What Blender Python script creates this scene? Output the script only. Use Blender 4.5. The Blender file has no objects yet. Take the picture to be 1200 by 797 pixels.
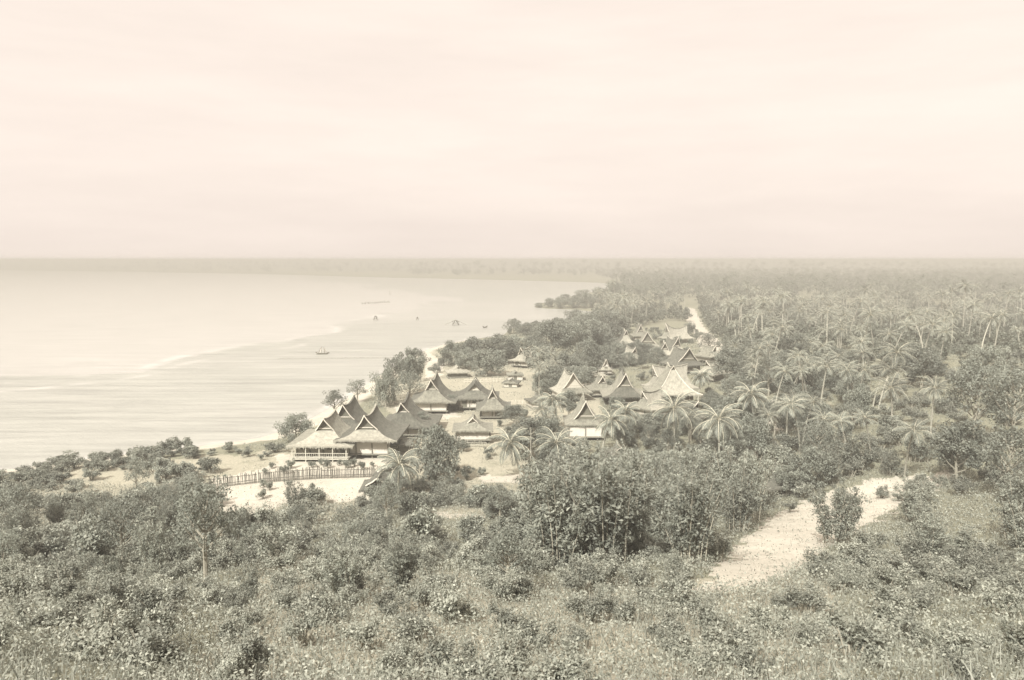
import bpy, math, random
import numpy as np
from mathutils import Vector, Matrix
PI = math.pi
R = random.Random(7)
NR = np.random.RandomState(11)
scene = bpy.context.scene
COL = scene.collection

# ------------------------------------------------------------------ camera
FPX, W0, H0, HOR = 900.0, 1200.0, 797.0, 304.0
EYE = 32.0
PITCH = math.atan((H0 / 2 - HOR) / FPX)
cd = bpy.data.cameras.new('camera')
cam = bpy.data.objects.new('camera', cd)
COL.objects.link(cam)
cam.location = (0, 0, EYE)
cam.rotation_euler = (PI / 2 - PITCH, 0, 0)
cd.sensor_width = 36
cd.lens = 36 * FPX / W0
cd.clip_start = 0.1
cd.clip_end = 40000
scene.camera = cam
CP, SP = math.cos(PITCH), math.sin(PITCH)

def ray(px, py):
    u = (px - W0 / 2) / FPX
    v = (H0 / 2 - py) / FPX
    d = np.array((u, CP + v * SP, -SP + v * CP))
    return d / d[1]                      # parametrised by world y

def on_level(px, py, z=0.0):
    d = ray(px, py)
    t = (z - EYE) / d[2]
    return (d[0] * t, t)

def pixel_of(x, y, z):
    dz = z - EYE
    dep = y * CP - dz * SP
    up = y * SP + dz * CP
    return W0 / 2 + FPX * x / dep, H0 / 2 - FPX * up / dep

# ------------------------------------------------------------------ terrain
shore = [(-9000, -9000), (-9000, -200), (-700, 20), (-300, 82), (-190, 108)]
shore += [on_level(*p) for p in [(0, 552), (80, 541), (150, 533), (235, 523), (303, 514), (332, 505), (362, 492), (385, 480),
          (405, 468), (428, 452), (446, 440), (462, 430), (484, 417), (503, 409), (524, 403), (555, 397.5), (588, 393.5), (592, 391),
          (598, 386), (615, 381), (650, 376), (690, 371), (696, 365), (668, 362.5), (640, 361.5), (626, 360), (632, 356),
          (664, 349), (700, 341), (726, 335), (706, 331.5), (660, 330), (600, 328.5), (540, 327), (440, 325), (303, 321), (150, 318.5), (0, 316.5), (-300, 314)]]
shore += [(-9000, 2900), (-9000, 15000), (15000, 15000), (15000, -9000)]
SH = np.array(shore)

def shore_dist(x, y):
    """signed distance to the shore, positive on land"""
    x = np.asarray(x, float); y = np.asarray(y, float)
    best = np.full(x.shape, 1e18)
    inside = np.zeros(x.shape, bool)
    n = len(SH)
    for i in range(n):
        ax, ay = SH[i]; bx, by = SH[(i + 1) % n]
        dx, dy = bx - ax, by - ay
        t = np.clip(((x - ax) * dx + (y - ay) * dy) / (dx * dx + dy * dy), 0, 1)
        q = (x - ax - t * dx) ** 2 + (y - ay - t * dy) ** 2
        best = np.minimum(best, q)
        c = ((ay > y) != (by > y))
        with np.errstate(divide='ignore', invalid='ignore'):
            xi = dx * (y - ay) / (dy if dy else 1e-9) + ax
        inside ^= c & (x < xi)
    d = np.sqrt(best)
    return np.where(inside, d, -d)

HP_Y = [-400, -20, 0, 10, 20, 40, 60, 78, 92, 100, 106, 9000]
HP_Z = [31.6, 31.4, 30.0, 25.6, 21.2, 14.3, 8.6, 4.6, 1.9, .6, -4, -40]

def bumps(x, y, s):
    return (np.sin(x / s + 1.3) * np.cos(y / s * 1.13 + .4) + .5 * np.sin(x / s * 2.3 + y / s * 1.7 + 2.1))

def height(x, y):
    x = np.asarray(x, float); y = np.asarray(y, float)
    d = shore_dist(x, y)
    flat = np.where(d < 0, np.maximum(-2.5, d * .06), 1.6 * (1 - np.exp(-np.maximum(d, 0) * .11)))
    flat = flat + np.clip(d / 60, 0, 1) * bumps(x, y, 17) * .08
    hill = np.interp(y, HP_Y, HP_Z) + bumps(x, y, 9) * .35 * np.clip((95 - y) / 40, 0, 1) * np.clip((y - 6) / 10, 0, 1)
    spur = np.clip(x - 36, 0, 60) * .13 * np.clip((330 - y) / 150, 0, 1) * np.clip((y - 20) / 60, 0, 1)
    return np.maximum(flat, hill) + spur

_T = np.concatenate([np.linspace(3, 130, 900), np.geomspace(130, 6000, 1500)[1:]])

def at(px, py):
    """the ground point seen at a pixel of the photograph"""
    d = ray(px, py)
    hz = height(d[0] * _T, _T)
    rz = EYE + d[2] * _T
    k = np.argmax(rz <= hz)
    t0, t1 = _T[k - 1], _T[k]
    a, b = rz[k - 1] - hz[k - 1], hz[k] - rz[k]
    t = t0 + (t1 - t0) * a / max(a + b, 1e-9)
    return Vector((d[0] * t, t, float(height(d[0] * t, t))))

def z_(x, y): return float(height(x, y))
def gz(x, y):
    return float(height(x, y))

KEEP = [(662, 468, 712, 514), (736, 448, 774, 484), (764, 426, 820, 462), (706, 433, 756, 462), (722, 386, 749, 406), (749, 382, 772, 406), (764, 380, 802, 402), (786, 394, 834, 434), (814, 436, 846, 456), (430, 537, 468, 574), (318, 546, 430, 557), (575, 555, 630, 572), (512, 596, 562, 606), (345, 500, 455, 535), (660, 436, 694, 460), (748, 428, 790, 446),
        (560, 455, 602, 488), (533, 486, 577, 518), (485, 438, 545, 482)]
def open_view(x, y, z, h, w):
    """the plant leaves the houses of the photograph in sight"""
    x0, y1 = pixel_of(x - w * .5, y, z); x1, y0 = pixel_of(x + w * .5, y, z + h)
    return not any(x0 < d and x1 > a and y0 < e - 3 and y1 > b for a, b, d, e in KEEP)
def inpoly(px, py, poly):
    px = np.asarray(px, float); py = np.asarray(py, float)
    ins = np.zeros(px.shape, bool)
    n = len(poly)
    for i in range(n):
        ax, ay = poly[i]; bx, by = poly[(i + 1) % n]
        c = ((ay > py) != (by > py))
        xi = (bx - ax) * (py - ay) / ((by - ay) or 1e-9) + ax
        ins ^= c & (px < xi)
    return ins

# ------------------------------------------------------------------ materials
def nodes(name):
    m = bpy.data.materials.new(name)
    m.use_nodes = True
    nt = m.node_tree
    return m, nt, nt.nodes['Principled BSDF'], nt.nodes['Material Output']

def ramp_mix(nt, fac, c1, c2):
    n = nt.nodes.new('ShaderNodeMix'); n.data_type = 'RGBA'
    n.inputs[6].default_value = (*c1, 1) if not hasattr(c1, 'node') else (0, 0, 0, 1)
    n.inputs[7].default_value = (*c2, 1) if not hasattr(c2, 'node') else (0, 0, 0, 1)
    for c, i in ((c1, 6), (c2, 7)):
        if hasattr(c, 'node'): nt.links.new(c, n.inputs[i])
    if hasattr(fac, 'node'): nt.links.new(fac, n.inputs[0])
    else: n.inputs[0].default_value = fac
    return n.outputs[2]

def noise(nt, scale, detail=4, stretch=None, coord='Object', rough=.6):
    tc = nt.nodes.new('ShaderNodeTexCoord')
    src = tc.outputs[coord]
    if stretch:
        mp = nt.nodes.new('ShaderNodeMapping'); mp.inputs['Scale'].default_value = stretch
        nt.links.new(src, mp.inputs[0]); src = mp.outputs[0]
    n = nt.nodes.new('ShaderNodeTexNoise'); n.inputs['Scale'].default_value = scale
    n.inputs['Detail'].default_value = detail; n.inputs['Roughness'].default_value = rough
    nt.links.new(src, n.inputs['Vector'])
    return n.outputs['Fac']

def sharpen(nt, s, lo, hi):
    n = nt.nodes.new('ShaderNodeMapRange'); n.inputs[1].default_value = lo; n.inputs[2].default_value = hi
    nt.links.new(s, n.inputs[0])
    return n.outputs[0]

def attr(nt, name):
    n = nt.nodes.new('ShaderNodeAttribute'); n.attribute_name = name
    return n.outputs['Fac']

def bump(nt, bsdf, h, dist=.05, strength=.6):
    b = nt.nodes.new('ShaderNodeBump'); b.inputs['Distance'].default_value = dist; b.inputs['Strength'].default_value = strength
    nt.links.new(h, b.inputs['Height']); nt.links.new(b.outputs[0], bsdf.inputs['Normal'])

def plain(name, c1, c2, scale=2.0, stretch=None, rough=.9, bumpd=0.03, obj_var=0.0):
    m, nt, b, o = nodes(name)
    f = sharpen(nt, noise(nt, scale, 8, stretch, 'Object', .72), .3, .7)
    col = ramp_mix(nt, f, c1, c2)
    if obj_var:
        oi = nt.nodes.new('ShaderNodeObjectInfo')
        hv = nt.nodes.new('ShaderNodeHueSaturation')
        mr = nt.nodes.new('ShaderNodeMapRange'); mr.inputs[3].default_value = 1 - obj_var; mr.inputs[4].default_value = 1 + obj_var
        nt.links.new(oi.outputs['Random'], mr.inputs[0]); nt.links.new(mr.outputs[0], hv.inputs['Value'])
        nt.links.new(col, hv.inputs['Color']); col = hv.outputs[0]
    nt.links.new(col, b.inputs['Base Color'])
    b.inputs['Roughness'].default_value = rough
    b.inputs['Specular IOR Level'].default_value = .2
    bump(nt, b, f, bumpd)
    return m

def leaf_mat(name, dark, light, trans=.35, rough=.55, obj_var=.26):
    m, nt, b, o = nodes(name)
    v = attr(nt, 'var')
    col = ramp_mix(nt, v, dark, light)
    oi = nt.nodes.new('ShaderNodeObjectInfo')
    hv = nt.nodes.new('ShaderNodeHueSaturation')
    mr = nt.nodes.new('ShaderNodeMapRange'); mr.inputs[3].default_value = 1 - obj_var; mr.inputs[4].default_value = 1 + obj_var
    nt.links.new(oi.outputs['Random'], mr.inputs[0]); nt.links.new(mr.outputs[0], hv.inputs['Value'])
    nt.links.new(col, hv.inputs['Color']); col = hv.outputs[0]
    nt.links.new(col, b.inputs['Base Color'])
    b.inputs['Roughness'].default_value = rough
    b.inputs['Specular IOR Level'].default_value = .18
    tr = nt.nodes.new('ShaderNodeBsdfTranslucent'); nt.links.new(col, tr.inputs['Color'])
    mx = nt.nodes.new('ShaderNodeMixShader'); mx.inputs[0].default_value = trans
    nt.links.new(b.outputs[0], mx.inputs[1]); nt.links.new(tr.outputs[0], mx.inputs[2])
    nt.links.new(mx.outputs[0], o.inputs['Surface'])
    return m

M = {}
M['thatch'] = plain('dark_thatch', (.036, .037, .030), (.108, .106, .084), 1.5, (1.5, 1.5, .55), .95, .10, .15)
M['thatch_mid'] = plain('weathered_thatch', (.072, .071, .056), (.195, .19, .15), 1.5, (1.5, 1.5, .55), .95, .10, .12)
M['thatch_pale'] = plain('pale_thatch', (.125, .121, .096), (.265, .254, .205), 1.5, (1.5, 1.5, .55), .95, .08, .08)
M['wall_pale'] = plain('pale_board_wall', (.29, .275, .22), (.42, .395, .325), 4, (5, 5, .4), .85, .01, .08)
M['wall_white'] = plain('limewashed_wall', (.33, .312, .262), (.43, .408, .35), 1.6, None, .85, .005)
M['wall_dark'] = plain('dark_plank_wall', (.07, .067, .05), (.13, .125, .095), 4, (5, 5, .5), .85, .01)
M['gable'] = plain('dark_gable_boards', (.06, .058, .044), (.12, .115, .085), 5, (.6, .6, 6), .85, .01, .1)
M['trim'] = plain('pale_trim_wood', (.36, .335, .27), (.46, .43, .36), 6, None, .8, .005)
M['wood'] = plain('grey_wood', (.09, .087, .068), (.17, .163, .13), 6, (3, 3, .6), .85, .01, .1)
M['stake'] = plain('weathered_stakes', (.045, .044, .035), (.12, .116, .094), 3, None, .9, .01)
M['wood_pale'] = plain('bleached_wood', (.25, .24, .19), (.36, .345, .285), 6, (3, 3, .6), .85, .01)
M['bark'] = plain('tree_bark', (.13, .122, .095), (.26, .245, .19), 6, (2, 2, .5), .9, .04, .15)
M['bark_pale'] = plain('palm_bark', (.14, .135, .105), (.27, .26, .21), 5, (.6, .6, 4), .9, .03, .2)
M['sail'] = plain('white_sail', (.27, .255, .22), (.34, .32, .28), 2, None, .8, .004)
M['leaf'] = leaf_mat('broad_leaf', (.093, .101, .081), (.212, .222, .182))
M['leaf_shrub'] = leaf_mat('shrub_leaf', (.10, .107, .086), (.262, .27, .22))
M['leaf_dry'] = leaf_mat('dry_slope_leaf', (.12, .126, .1), (.265, .27, .222))
M['leaf_palm'] = leaf_mat('palm_leaflet', (.09, .098, .078), (.212, .222, .18), .25, .45)
M['rachis'] = plain('pale_palm_rib', (.30, .285, .215), (.42, .40, .31), 4, None, .6, .003)
M['leaf_far'] = leaf_mat('far_forest_leaf', (.072, .079, .061), (.163, .172, .134))

def ground_material():
    m, nt, b, o = nodes('ground_soil')
    n1 = sharpen(nt, noise(nt, .35, 8, None, 'Object', .65), .3, .7)
    n2 = sharpen(nt, noise(nt, 3.0, 6, None, 'Object', .7), .3, .7)
    n3 = sharpen(nt, noise(nt, .05, 4), .35, .65)
    grass = ramp_mix(nt, n2, (.085, .086, .06), (.18, .176, .127))
    earth = ramp_mix(nt, n2, (.16, .152, .113), (.25, .236, .182))
    sand = ramp_mix(nt, ramp_mix(nt, .5, n1, n2), (.205, .192, .155), (.35, .328, .272))
    def madd(a, b_, k):
        q = nt.nodes.new('ShaderNodeMath'); q.operation = 'MULTIPLY_ADD'
        nt.links.new(b_, q.inputs[0]); q.inputs[1].default_value = k; nt.links.new(a, q.inputs[2])
        return q.outputs[0]
    e = sharpen(nt, madd(attr(nt, 'earth'), n1, .55), .5, .85)
    s = sharpen(nt, madd(attr(nt, 'sand'), n1, .40), .45, .80)
    col = ramp_mix(nt, e, grass, earth)
    col = ramp_mix(nt, s, col, sand)
    nt.links.new(col, b.inputs['Base Color'])
    b.inputs['Roughness'].default_value = .95
    b.inputs['Specular IOR Level'].default_value = .1
    bump(nt, b, n2, .08, .5)
    return m
M['ground'] = ground_material()

def water_material():
    m, nt, b, o = nodes('bay_water')
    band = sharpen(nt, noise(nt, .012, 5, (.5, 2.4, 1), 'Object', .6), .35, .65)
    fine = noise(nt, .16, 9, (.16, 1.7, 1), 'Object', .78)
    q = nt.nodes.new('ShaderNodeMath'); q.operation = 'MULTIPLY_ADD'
    nt.links.new(band, q.inputs[0]); q.inputs[1].default_value = .35; nt.links.new(attr(nt, 'pale_zone'), q.inputs[2])
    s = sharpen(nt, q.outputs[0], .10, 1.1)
    darker_tone = ramp_mix(nt, sharpen(nt, fine, .36, .64), (.135, .137, .118), (.245, .246, .213))
    paler_tone = ramp_mix(nt, sharpen(nt, fine, .36, .64), (.205, .199, .179), (.29, .28, .253))
    nt.links.new(ramp_mix(nt, attr(nt, 'foam'), ramp_mix(nt, s, darker_tone, paler_tone), (.37, .355, .325)), b.inputs['Base Color'])
    b.inputs['Roughness'].default_value = .28
    b.inputs['IOR'].default_value = 1.33
    w1 = noise(nt, .9, 4, (.5, 1.6, 1), 'Object', .6)
    bump(nt, b, w1, .16, .7)
    return m
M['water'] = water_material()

# ------------------------------------------------------------------ mesh helpers
class MB:
    def __init__(self): self.v = []; self.f = []
    def add(self, v, f):
        k = len(self.v); self.v += [tuple(p) for p in v]; self.f += [tuple(i + k for i in q) for q in f]
    def box(self, x0, x1, y0, y1, z0, z1):
        self.add([(x0, y0, z0), (x1, y0, z0), (x1, y1, z0), (x0, y1, z0), (x0, y0, z1), (x1, y0, z1), (x1, y1, z1), (x0, y1, z1)],
                 [(3, 2, 1, 0), (4, 5, 6, 7), (0, 1, 5, 4), (1, 2, 6, 5), (2, 3, 7, 6), (3, 0, 4, 7)])
    def tube(self, pts, rad, n=7, cap=True):
        pts = [Vector(p) for p in pts]; rings = []
        ref = Vector((.31, .17, .93)) if abs((pts[-1] - pts[0]).normalized().z) < .8 else Vector((1, .1, 0))
        for i, p in enumerate(pts):
            t = (pts[min(i + 1, len(pts) - 1)] - pts[max(i - 1, 0)]).normalized()
            a = t.cross(ref).normalized(); b = t.cross(a)
            r = rad[i] if hasattr(rad, '__len__') else rad
            rings.append([p + (a * math.cos(2 * PI * k / n) + b * math.sin(2 * PI * k / n)) * r for k in range(n)])
        v = [q for g in rings for q in g]; f = []
        for i in range(len(pts) - 1):
            for k in range(n):
                f.append((i * n + k, i * n + (k + 1) % n, (i + 1) * n + (k + 1) % n, (i + 1) * n + k))
        if cap:
            f.append(tuple(range(n - 1, -1, -1))); f.append(tuple((len(pts) - 1) * n + k for k in range(n)))
        self.add(v, f)
    def bar(self, a, b, w, h):
        """a squared bar from a to b"""
        a = Vector(a); b = Vector(b); t = (b - a).normalized()
        s = t.cross(Vector((0, 0, 1)))
        s = s.normalized() if s.length > 1e-4 else Vector((1, 0, 0))
        u = s.cross(t)
        v = []
        for p in (a, b):
            for (i, j) in ((-1, -1), (1, -1), (1, 1), (-1, 1)):
                v.append(p + s * (i * w / 2) + u * (j * h / 2))
        self.add(v, [(0, 1, 2, 3), (7, 6, 5, 4), (0, 4, 5, 1), (1, 5, 6, 2), (2, 6, 7, 3), (3, 7, 4, 0)])
    def sheet(self, g, th):
        """a closed slab: grid of points g[i][j] on top, the same grid th lower below"""
        n, m = len(g), len(g[0])
        v = [tuple(p) for r in g for p in r] + [(p[0], p[1], p[2] - th) for r in g for p in r]
        K = n * m; f = []
        for i in range(n - 1):
            for j in range(m - 1):
                a, b, c, d = i * m + j, i * m + j + 1, (i + 1) * m + j + 1, (i + 1) * m + j
                f.append((a, b, c, d)); f.append((K + d, K + c, K + b, K + a))
        rim = [i * m for i in range(n)] + [(n - 1) * m + j for j in range(1, m)] + [i * m + m - 1 for i in range(n - 2, -1, -1)] + [j for j in range(m - 2, 0, -1)]
        for a, b in zip(rim, rim[1:] + rim[:1]): f.append((a, K + a, K + b, b))
        self.add(v, f)
    def mesh(self, name, mat, smooth=False):
        me = bpy.data.meshes.new(name)
        me.from_pydata(self.v, [], self.f)
        me.materials.append(mat)
        if smooth: me.shade_smooth()
        me.update()
        return me
    def build(self, name, mat, parent=None, smooth=False):
        return link(name, self.mesh(name, mat, smooth), parent)

def link(name, me, parent=None):
    o = bpy.data.objects.new(name, me)
    COL.objects.link(o)
    if parent is not None: o.parent = parent
    return o

def tag(o, label, cat, group=None, kind=None):
    if label: o['label'] = label
    if cat: o['category'] = cat
    if group: o['group'] = group
    if kind: o['kind'] = kind
    return o

def empty(name, loc, rz=0, scale=None):
    o = bpy.data.objects.new(name, None)
    o.empty_display_size = .2
    COL.objects.link(o)
    o.location = loc; o.rotation_euler = (0, 0, rz)
    if scale is not None: o.scale = scale
    return o

def np_mesh(name, verts, nper, mat, var=None):
    """a mesh of separate polygons, nper corners each, from an array of corners"""
    v = np.asarray(verts, np.float32).reshape(-1, 3)
    nf = len(v) // nper
    me = bpy.data.meshes.new(name)
    me.vertices.add(len(v)); me.vertices.foreach_set('co', v.ravel())
    me.loops.add(len(v)); me.loops.foreach_set('vertex_index', np.arange(len(v), dtype=np.int32))
    me.polygons.add(nf)
    me.polygons.foreach_set('loop_start', np.arange(0, len(v), nper, dtype=np.int32))
    me.materials.append(mat)
    if var is not None:
        a = me.attributes.new('var', 'FLOAT', 'POINT')
        a.data.foreach_set('value', np.repeat(np.asarray(var, np.float32), nper))
    me.update(calc_edges=True)
    return me

def unit(a): return a / np.maximum(np.linalg.norm(a, axis=-1, keepdims=True), 1e-9)

def leaf_quads(c, size, rs, asp=.5, up=.6):
    """rhombic leaves at centres c; normals lean upwards"""
    n = len(c)
    nrm = unit(rs.normal(size=(n, 3)) + np.array((0, 0, up * 1.6)))
    d = unit(np.cross(nrm, rs.normal(size=(n, 3))))
    s = np.cross(nrm, d)
    L = (size * rs.uniform(.6, 1.35, n))[:, None]
    q = np.stack([c - d * L * .5, c + s * L * asp * .5 - d * L * .08 + nrm * L * .08, c + d * L * .5, c - s * L * asp * .5 - d * L * .08 + nrm * L * .08], 1)
    return q

def clump_points(centres, radii, n, rs, shell=.55):
    k = rs.randint(0, len(centres), n)
    d = unit(rs.normal(size=(n, 3)))
    r = radii[k] * (shell + (1 - shell) * rs.uniform(0, 1, n)) * rs.uniform(.75, 1.1, n)
    p = centres[k] + d * r[:, None] * np.array((1, 1, .8))
    return p, k

# ------------------------------------------------------------------ plants, prototypes as mesh data
def broad_tree(seed, H=8.0, Wd=7.0, leafsize=.36, n=6000, base=.22, mat='leaf'):
    rs = np.random.RandomState(seed); rr = random.Random(seed)
    t = MB()
    top = Vector((rr.uniform(-.3, .3), rr.uniform(-.3, .3), H * .62))
    t.tube([(0, 0, -.5), (rr.uniform(-.1, .1), 0, H * .15), (rr.uniform(-.2, .2), rr.uniform(-.2, .2), H * .38), top], [H * .032, H * .026, H * .02, H * .01])
    cs, ra = [], []
    nl = 15
    for i in range(nl):
        a = 2 * PI * i * .618 + rr.uniform(-.3, .3)
        f = (i + .5) / nl
        z = H * (base + .16 + (1 - base - .30) * f)
        env = math.sqrt(max(.05, 1 - ((f - .35) / .72) ** 2))
        r = Wd * .5 * env * rr.uniform(.45, .82)
        tip = Vector((math.cos(a) * r, math.sin(a) * r, z))
        st = Vector((0, 0, max(H * .16, z - H * .22)))
        mid = (st + tip) / 2 + Vector((0, 0, -H * .02))
        t.tube([st, mid, tip], [H * .012, H * .008, H * .004], 5)
        for _ in range(3):
            cs.append(tip + Vector((rr.gauss(0, .09 * Wd), rr.gauss(0, .09 * Wd), rr.gauss(0, .06 * H))))
            ra.append(Wd * rr.uniform(.11, .20))
    cs.append(Vector((0, 0, H * .84))); ra.append(Wd * .15)
    cs = np.array([tuple(c) for c in cs]); ra = np.array(ra)
    p, k = clump_points(cs, ra, n, rs)
    tone = rs.uniform(.1, .9, len(cs))
    var = np.clip(tone[k] * .5 + rs.uniform(0, .6, n), 0, 1)
    return (t.mesh('tree_trunk', M['bark']), np_mesh('tree_crown', leaf_quads(p, leafsize, rs), 4, M[mat], var))

def thicket(seed, H=6.0, Wd=5.0, leafsize=.26, n=5200, mat='leaf_shrub'):
    """a tall many-stemmed thicket of arching stems"""
    rs = np.random.RandomState(seed); rr = random.Random(seed)
    t = MB(); cs, ra = [], []
    for i in range(22):
        a = rr.uniform(0, 2 * PI); r0 = rr.uniform(0, .22) * Wd; r1 = r0 + rr.uniform(.05, .30) * Wd
        h = H * rr.uniform(.55, .98)
        pts = [Vector((math.cos(a) * (r0 + (r1 - r0) * s ** 2), math.sin(a) * (r0 + (r1 - r0) * s ** 2), h * s - .3 * (1 - s))) for s in (0, .35, .7, 1)]
        t.tube(pts, [.05, .04, .028, .012], 5)
        for s in np.linspace(.28, 1.0, 8):
            j = s ** 2
            cs.append((math.cos(a) * (r0 + (r1 - r0) * j) + rr.gauss(0, .3), math.sin(a) * (r0 + (r1 - r0) * j) + rr.gauss(0, .3), h * s))
            ra.append(rr.uniform(.3, .75) * Wd / 5)
    cs = np.array(cs); ra = np.array(ra)
    p, k = clump_points(cs, ra, n, rs, .2)
    tone = rs.uniform(0, 1, len(cs))
    return (t.mesh('thicket_stems', M['bark']), np_mesh('thicket_foliage', leaf_quads(p, leafsize, rs, .42, .5), 4, M[mat], np.clip(tone[k] * .45 + rs.uniform(0, .65, n) ** 1.5, 0, 1)))

def shrub(seed, H=2.0, Wd=2.6, leafsize=.155, n=2300, mat='leaf_shrub', asp=.55):
    rs = np.random.RandomState(seed); rr = random.Random(seed)
    t = MB(); cs, ra = [], []
    for i in range(9):
        a = rr.uniform(0, 2 * PI); r1 = rr.uniform(.1, .42) * Wd; h = H * rr.uniform(.5, .95)
        tip = Vector((math.cos(a) * r1, math.sin(a) * r1, h))
        t.tube([(0, 0, -.3), tip * .5 + Vector((0, 0, .1)), tip], [.035, .022, .009], 5)
        for _ in range(3):
            cs.append((tip.x * rr.uniform(.5, 1.1), tip.y * rr.uniform(.5, 1.1), h * rr.uniform(.45, 1.0))); ra.append(Wd * rr.uniform(.1, .2))
    cs = np.array(cs); ra = np.array(ra)
    p, k = clump_points(cs, ra, n, rs, .35)
    p[:, 2] = np.maximum(p[:, 2], .05)
    return (t.mesh('shrub_stems', M['bark']), np_mesh('shrub_foliage', leaf_quads(p, leafsize, rs, asp, .8), 4, M[mat], rs.uniform(0, 1, n) ** 1.4))

def frond_arrays(L, droop, rs, nl=24, lw=.085, ll=.85):
    """leaflet quads and rib points of one frond that leaves the crown along +x"""
    s = np.linspace(0, 1, 9)
    ang = droop[0] + (droop[1] - droop[0]) * s ** 1.3
    x = np.concatenate([[0], np.cumsum(np.cos(ang[:-1]) * L / 8)]); z = np.concatenate([[0], np.cumsum(np.sin(ang[:-1]) * L / 8)])
    rib = np.stack([x, np.zeros(9), z], 1)
    t = np.linspace(.12, .99, nl)
    px = np.interp(t, s, x); pz = np.interp(t, s, z); a = np.interp(t, s, ang)
    qs = []
    for side in (-1, 1):
        l = ll * np.sin(PI * np.clip(t * .86 + .12, 0, 1)) ** .7 * rs.uniform(.85, 1.1, nl)
        fw = rs.uniform(.35, .6, nl)
        dx = np.cos(a) * fw; dz = np.sin(a) * fw - rs.uniform(.25, .65, nl)
        d = unit(np.stack([dx, np.full(nl, side * .8), dz], 1))
        b = np.stack([px, np.zeros(nl), pz], 1)
        tan = np.stack([np.cos(a), np.zeros(nl), np.sin(a)], 1)
        w = tan * lw
        tip = b + d * l[:, None]; mid = b + d * l[:, None] * .45
        qs.append(np.stack([b, mid - w * .5, tip, mid + w * .5], 1))
    return np.concatenate(qs), rib

def palm(seed, H=10.0, lean=1.2, nf=22, L=3.8, detail=24, ribs=True):
    rs = np.random.RandomState(seed); rr = random.Random(seed)
    t = MB(); a0 = rr.uniform(0, 2 * PI)
    pts = [Vector((math.cos(a0) * lean * s ** 1.8, math.sin(a0) * lean * s ** 1.8, H * s - .4 * (1 - s))) for s in np.linspace(0, 1, 8)]
    t.tube(pts, [.24, .18, .16, .15, .14, .13, .125, .13], 7)
    top = np.array(pts[-1])
    Q, V = [], []; rb = MB()
    for i in range(nf):
        f = i / (nf - 1)
        a = 2.39996 * i + rr.uniform(-.2, .2)
        e0 = 1.25 - 1.65 * f + rr.uniform(-.1, .1)
        q, rib = frond_arrays(L * rr.uniform(.85, 1.08) * (1 - .15 * (f > .85)), (e0, e0 - 1.25 - rr.uniform(0, .5)), rs, detail)
        c, s_ = math.cos(a), math.sin(a)
        Rm = np.array(((c, -s_, 0), (s_, c, 0), (0, 0, 1)))
        Q.append(q @ Rm.T + top); V.append(np.full(len(q), rr.uniform(0, .6)) + rs.uniform(0, .4, len(q)))
        if ribs: rb.tube((rib @ Rm.T + top).tolist()[::2], [.04, .032, .025, .018, .008], 4, False)
    crown = np_mesh('palm_crown', np.concatenate(Q), 4, M['leaf_palm'], np.concatenate(V))
    return t.mesh('palm_trunk', M['bark_pale']), crown, (rb.mesh('palm_ribs', M['rachis']) if ribs else None)

TREES = [broad_tree(100 + i, 8 + .3 * i, 7 + .5 * (i % 3), .36) for i in range(5)]
OPEN = [broad_tree(120 + i, 9 + .5 * i, 6 + .8 * i, .34, 2600, .3) for i in range(3)]               # loose crowns with limbs showing
ROUND = [broad_tree(150 + i, 6.5, 8.5, .36, 7000, .02) for i in range(4)]          # low spreading crowns down to the ground
THICK = [thicket(200 + i) for i in range(5)]
SHRUB = [shrub(300 + i) for i in range(5)]
DRY = [shrub(330 + i, 1.7, 2.6, .145, 2300, 'leaf_dry', .5) for i in range(4)]
PALMS = [palm(400 + i, (9, 12.5, 7.5, 11, 10, 13.5, 8.2, 9.6, 11.8)[i], (.4, 2.2, .9, 1.5, 3.2, 1.0, 2.0, .6, 2.8)[i], (22, 18, 25, 16, 20, 14, 24, 19, 17)[i], (3.8, 3.4, 4.3, 3.2, 3.9, 3.0, 4.1, 3.5, 3.7)[i]) for i in range(9)]

def plant(kind, name, cat, protos, loc, sc, label, group=None, rz=None, idx=None, names=('trunk', 'crown')):
    pr = protos[R.randrange(len(protos)) if idx is None else idx % len(protos)]
    o = empty(name, loc, R.uniform(0, 2 * PI) if rz is None else rz, sc if hasattr(sc, '__len__') else (sc, sc, sc))
    if protos is PALMS: o.rotation_euler = (R.gauss(0, .06), R.gauss(0, .06), o.rotation_euler.z)
    tag(o, label, cat, group)
    link(names[0], pr[0], o)
    c = link(names[1], pr[1], o)
    if len(pr) > 2 and pr[2] is not None: link('rib', pr[2], c)
    return o

def tree_px(px, base, top, wpx, label, protos=None, group=None, name='broadleaf_tree', cat='tree', names=('trunk', 'crown'), idx=None, nat=(8.4, 7.5)):
    """a plant whose foot, height and spread are read from the photograph"""
    protos = protos or (TREES + OPEN)
    p = at(px, base)
    dep = p.y * CP + (EYE - p.z) * SP
    h = (base - top) * dep / FPX / CP * .98
    w = wpx * dep / FPX
    return plant(0, name, cat, protos, p, (w / nat[1], w / nat[1], h / nat[0]), label, group, idx=idx, names=names)

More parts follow.
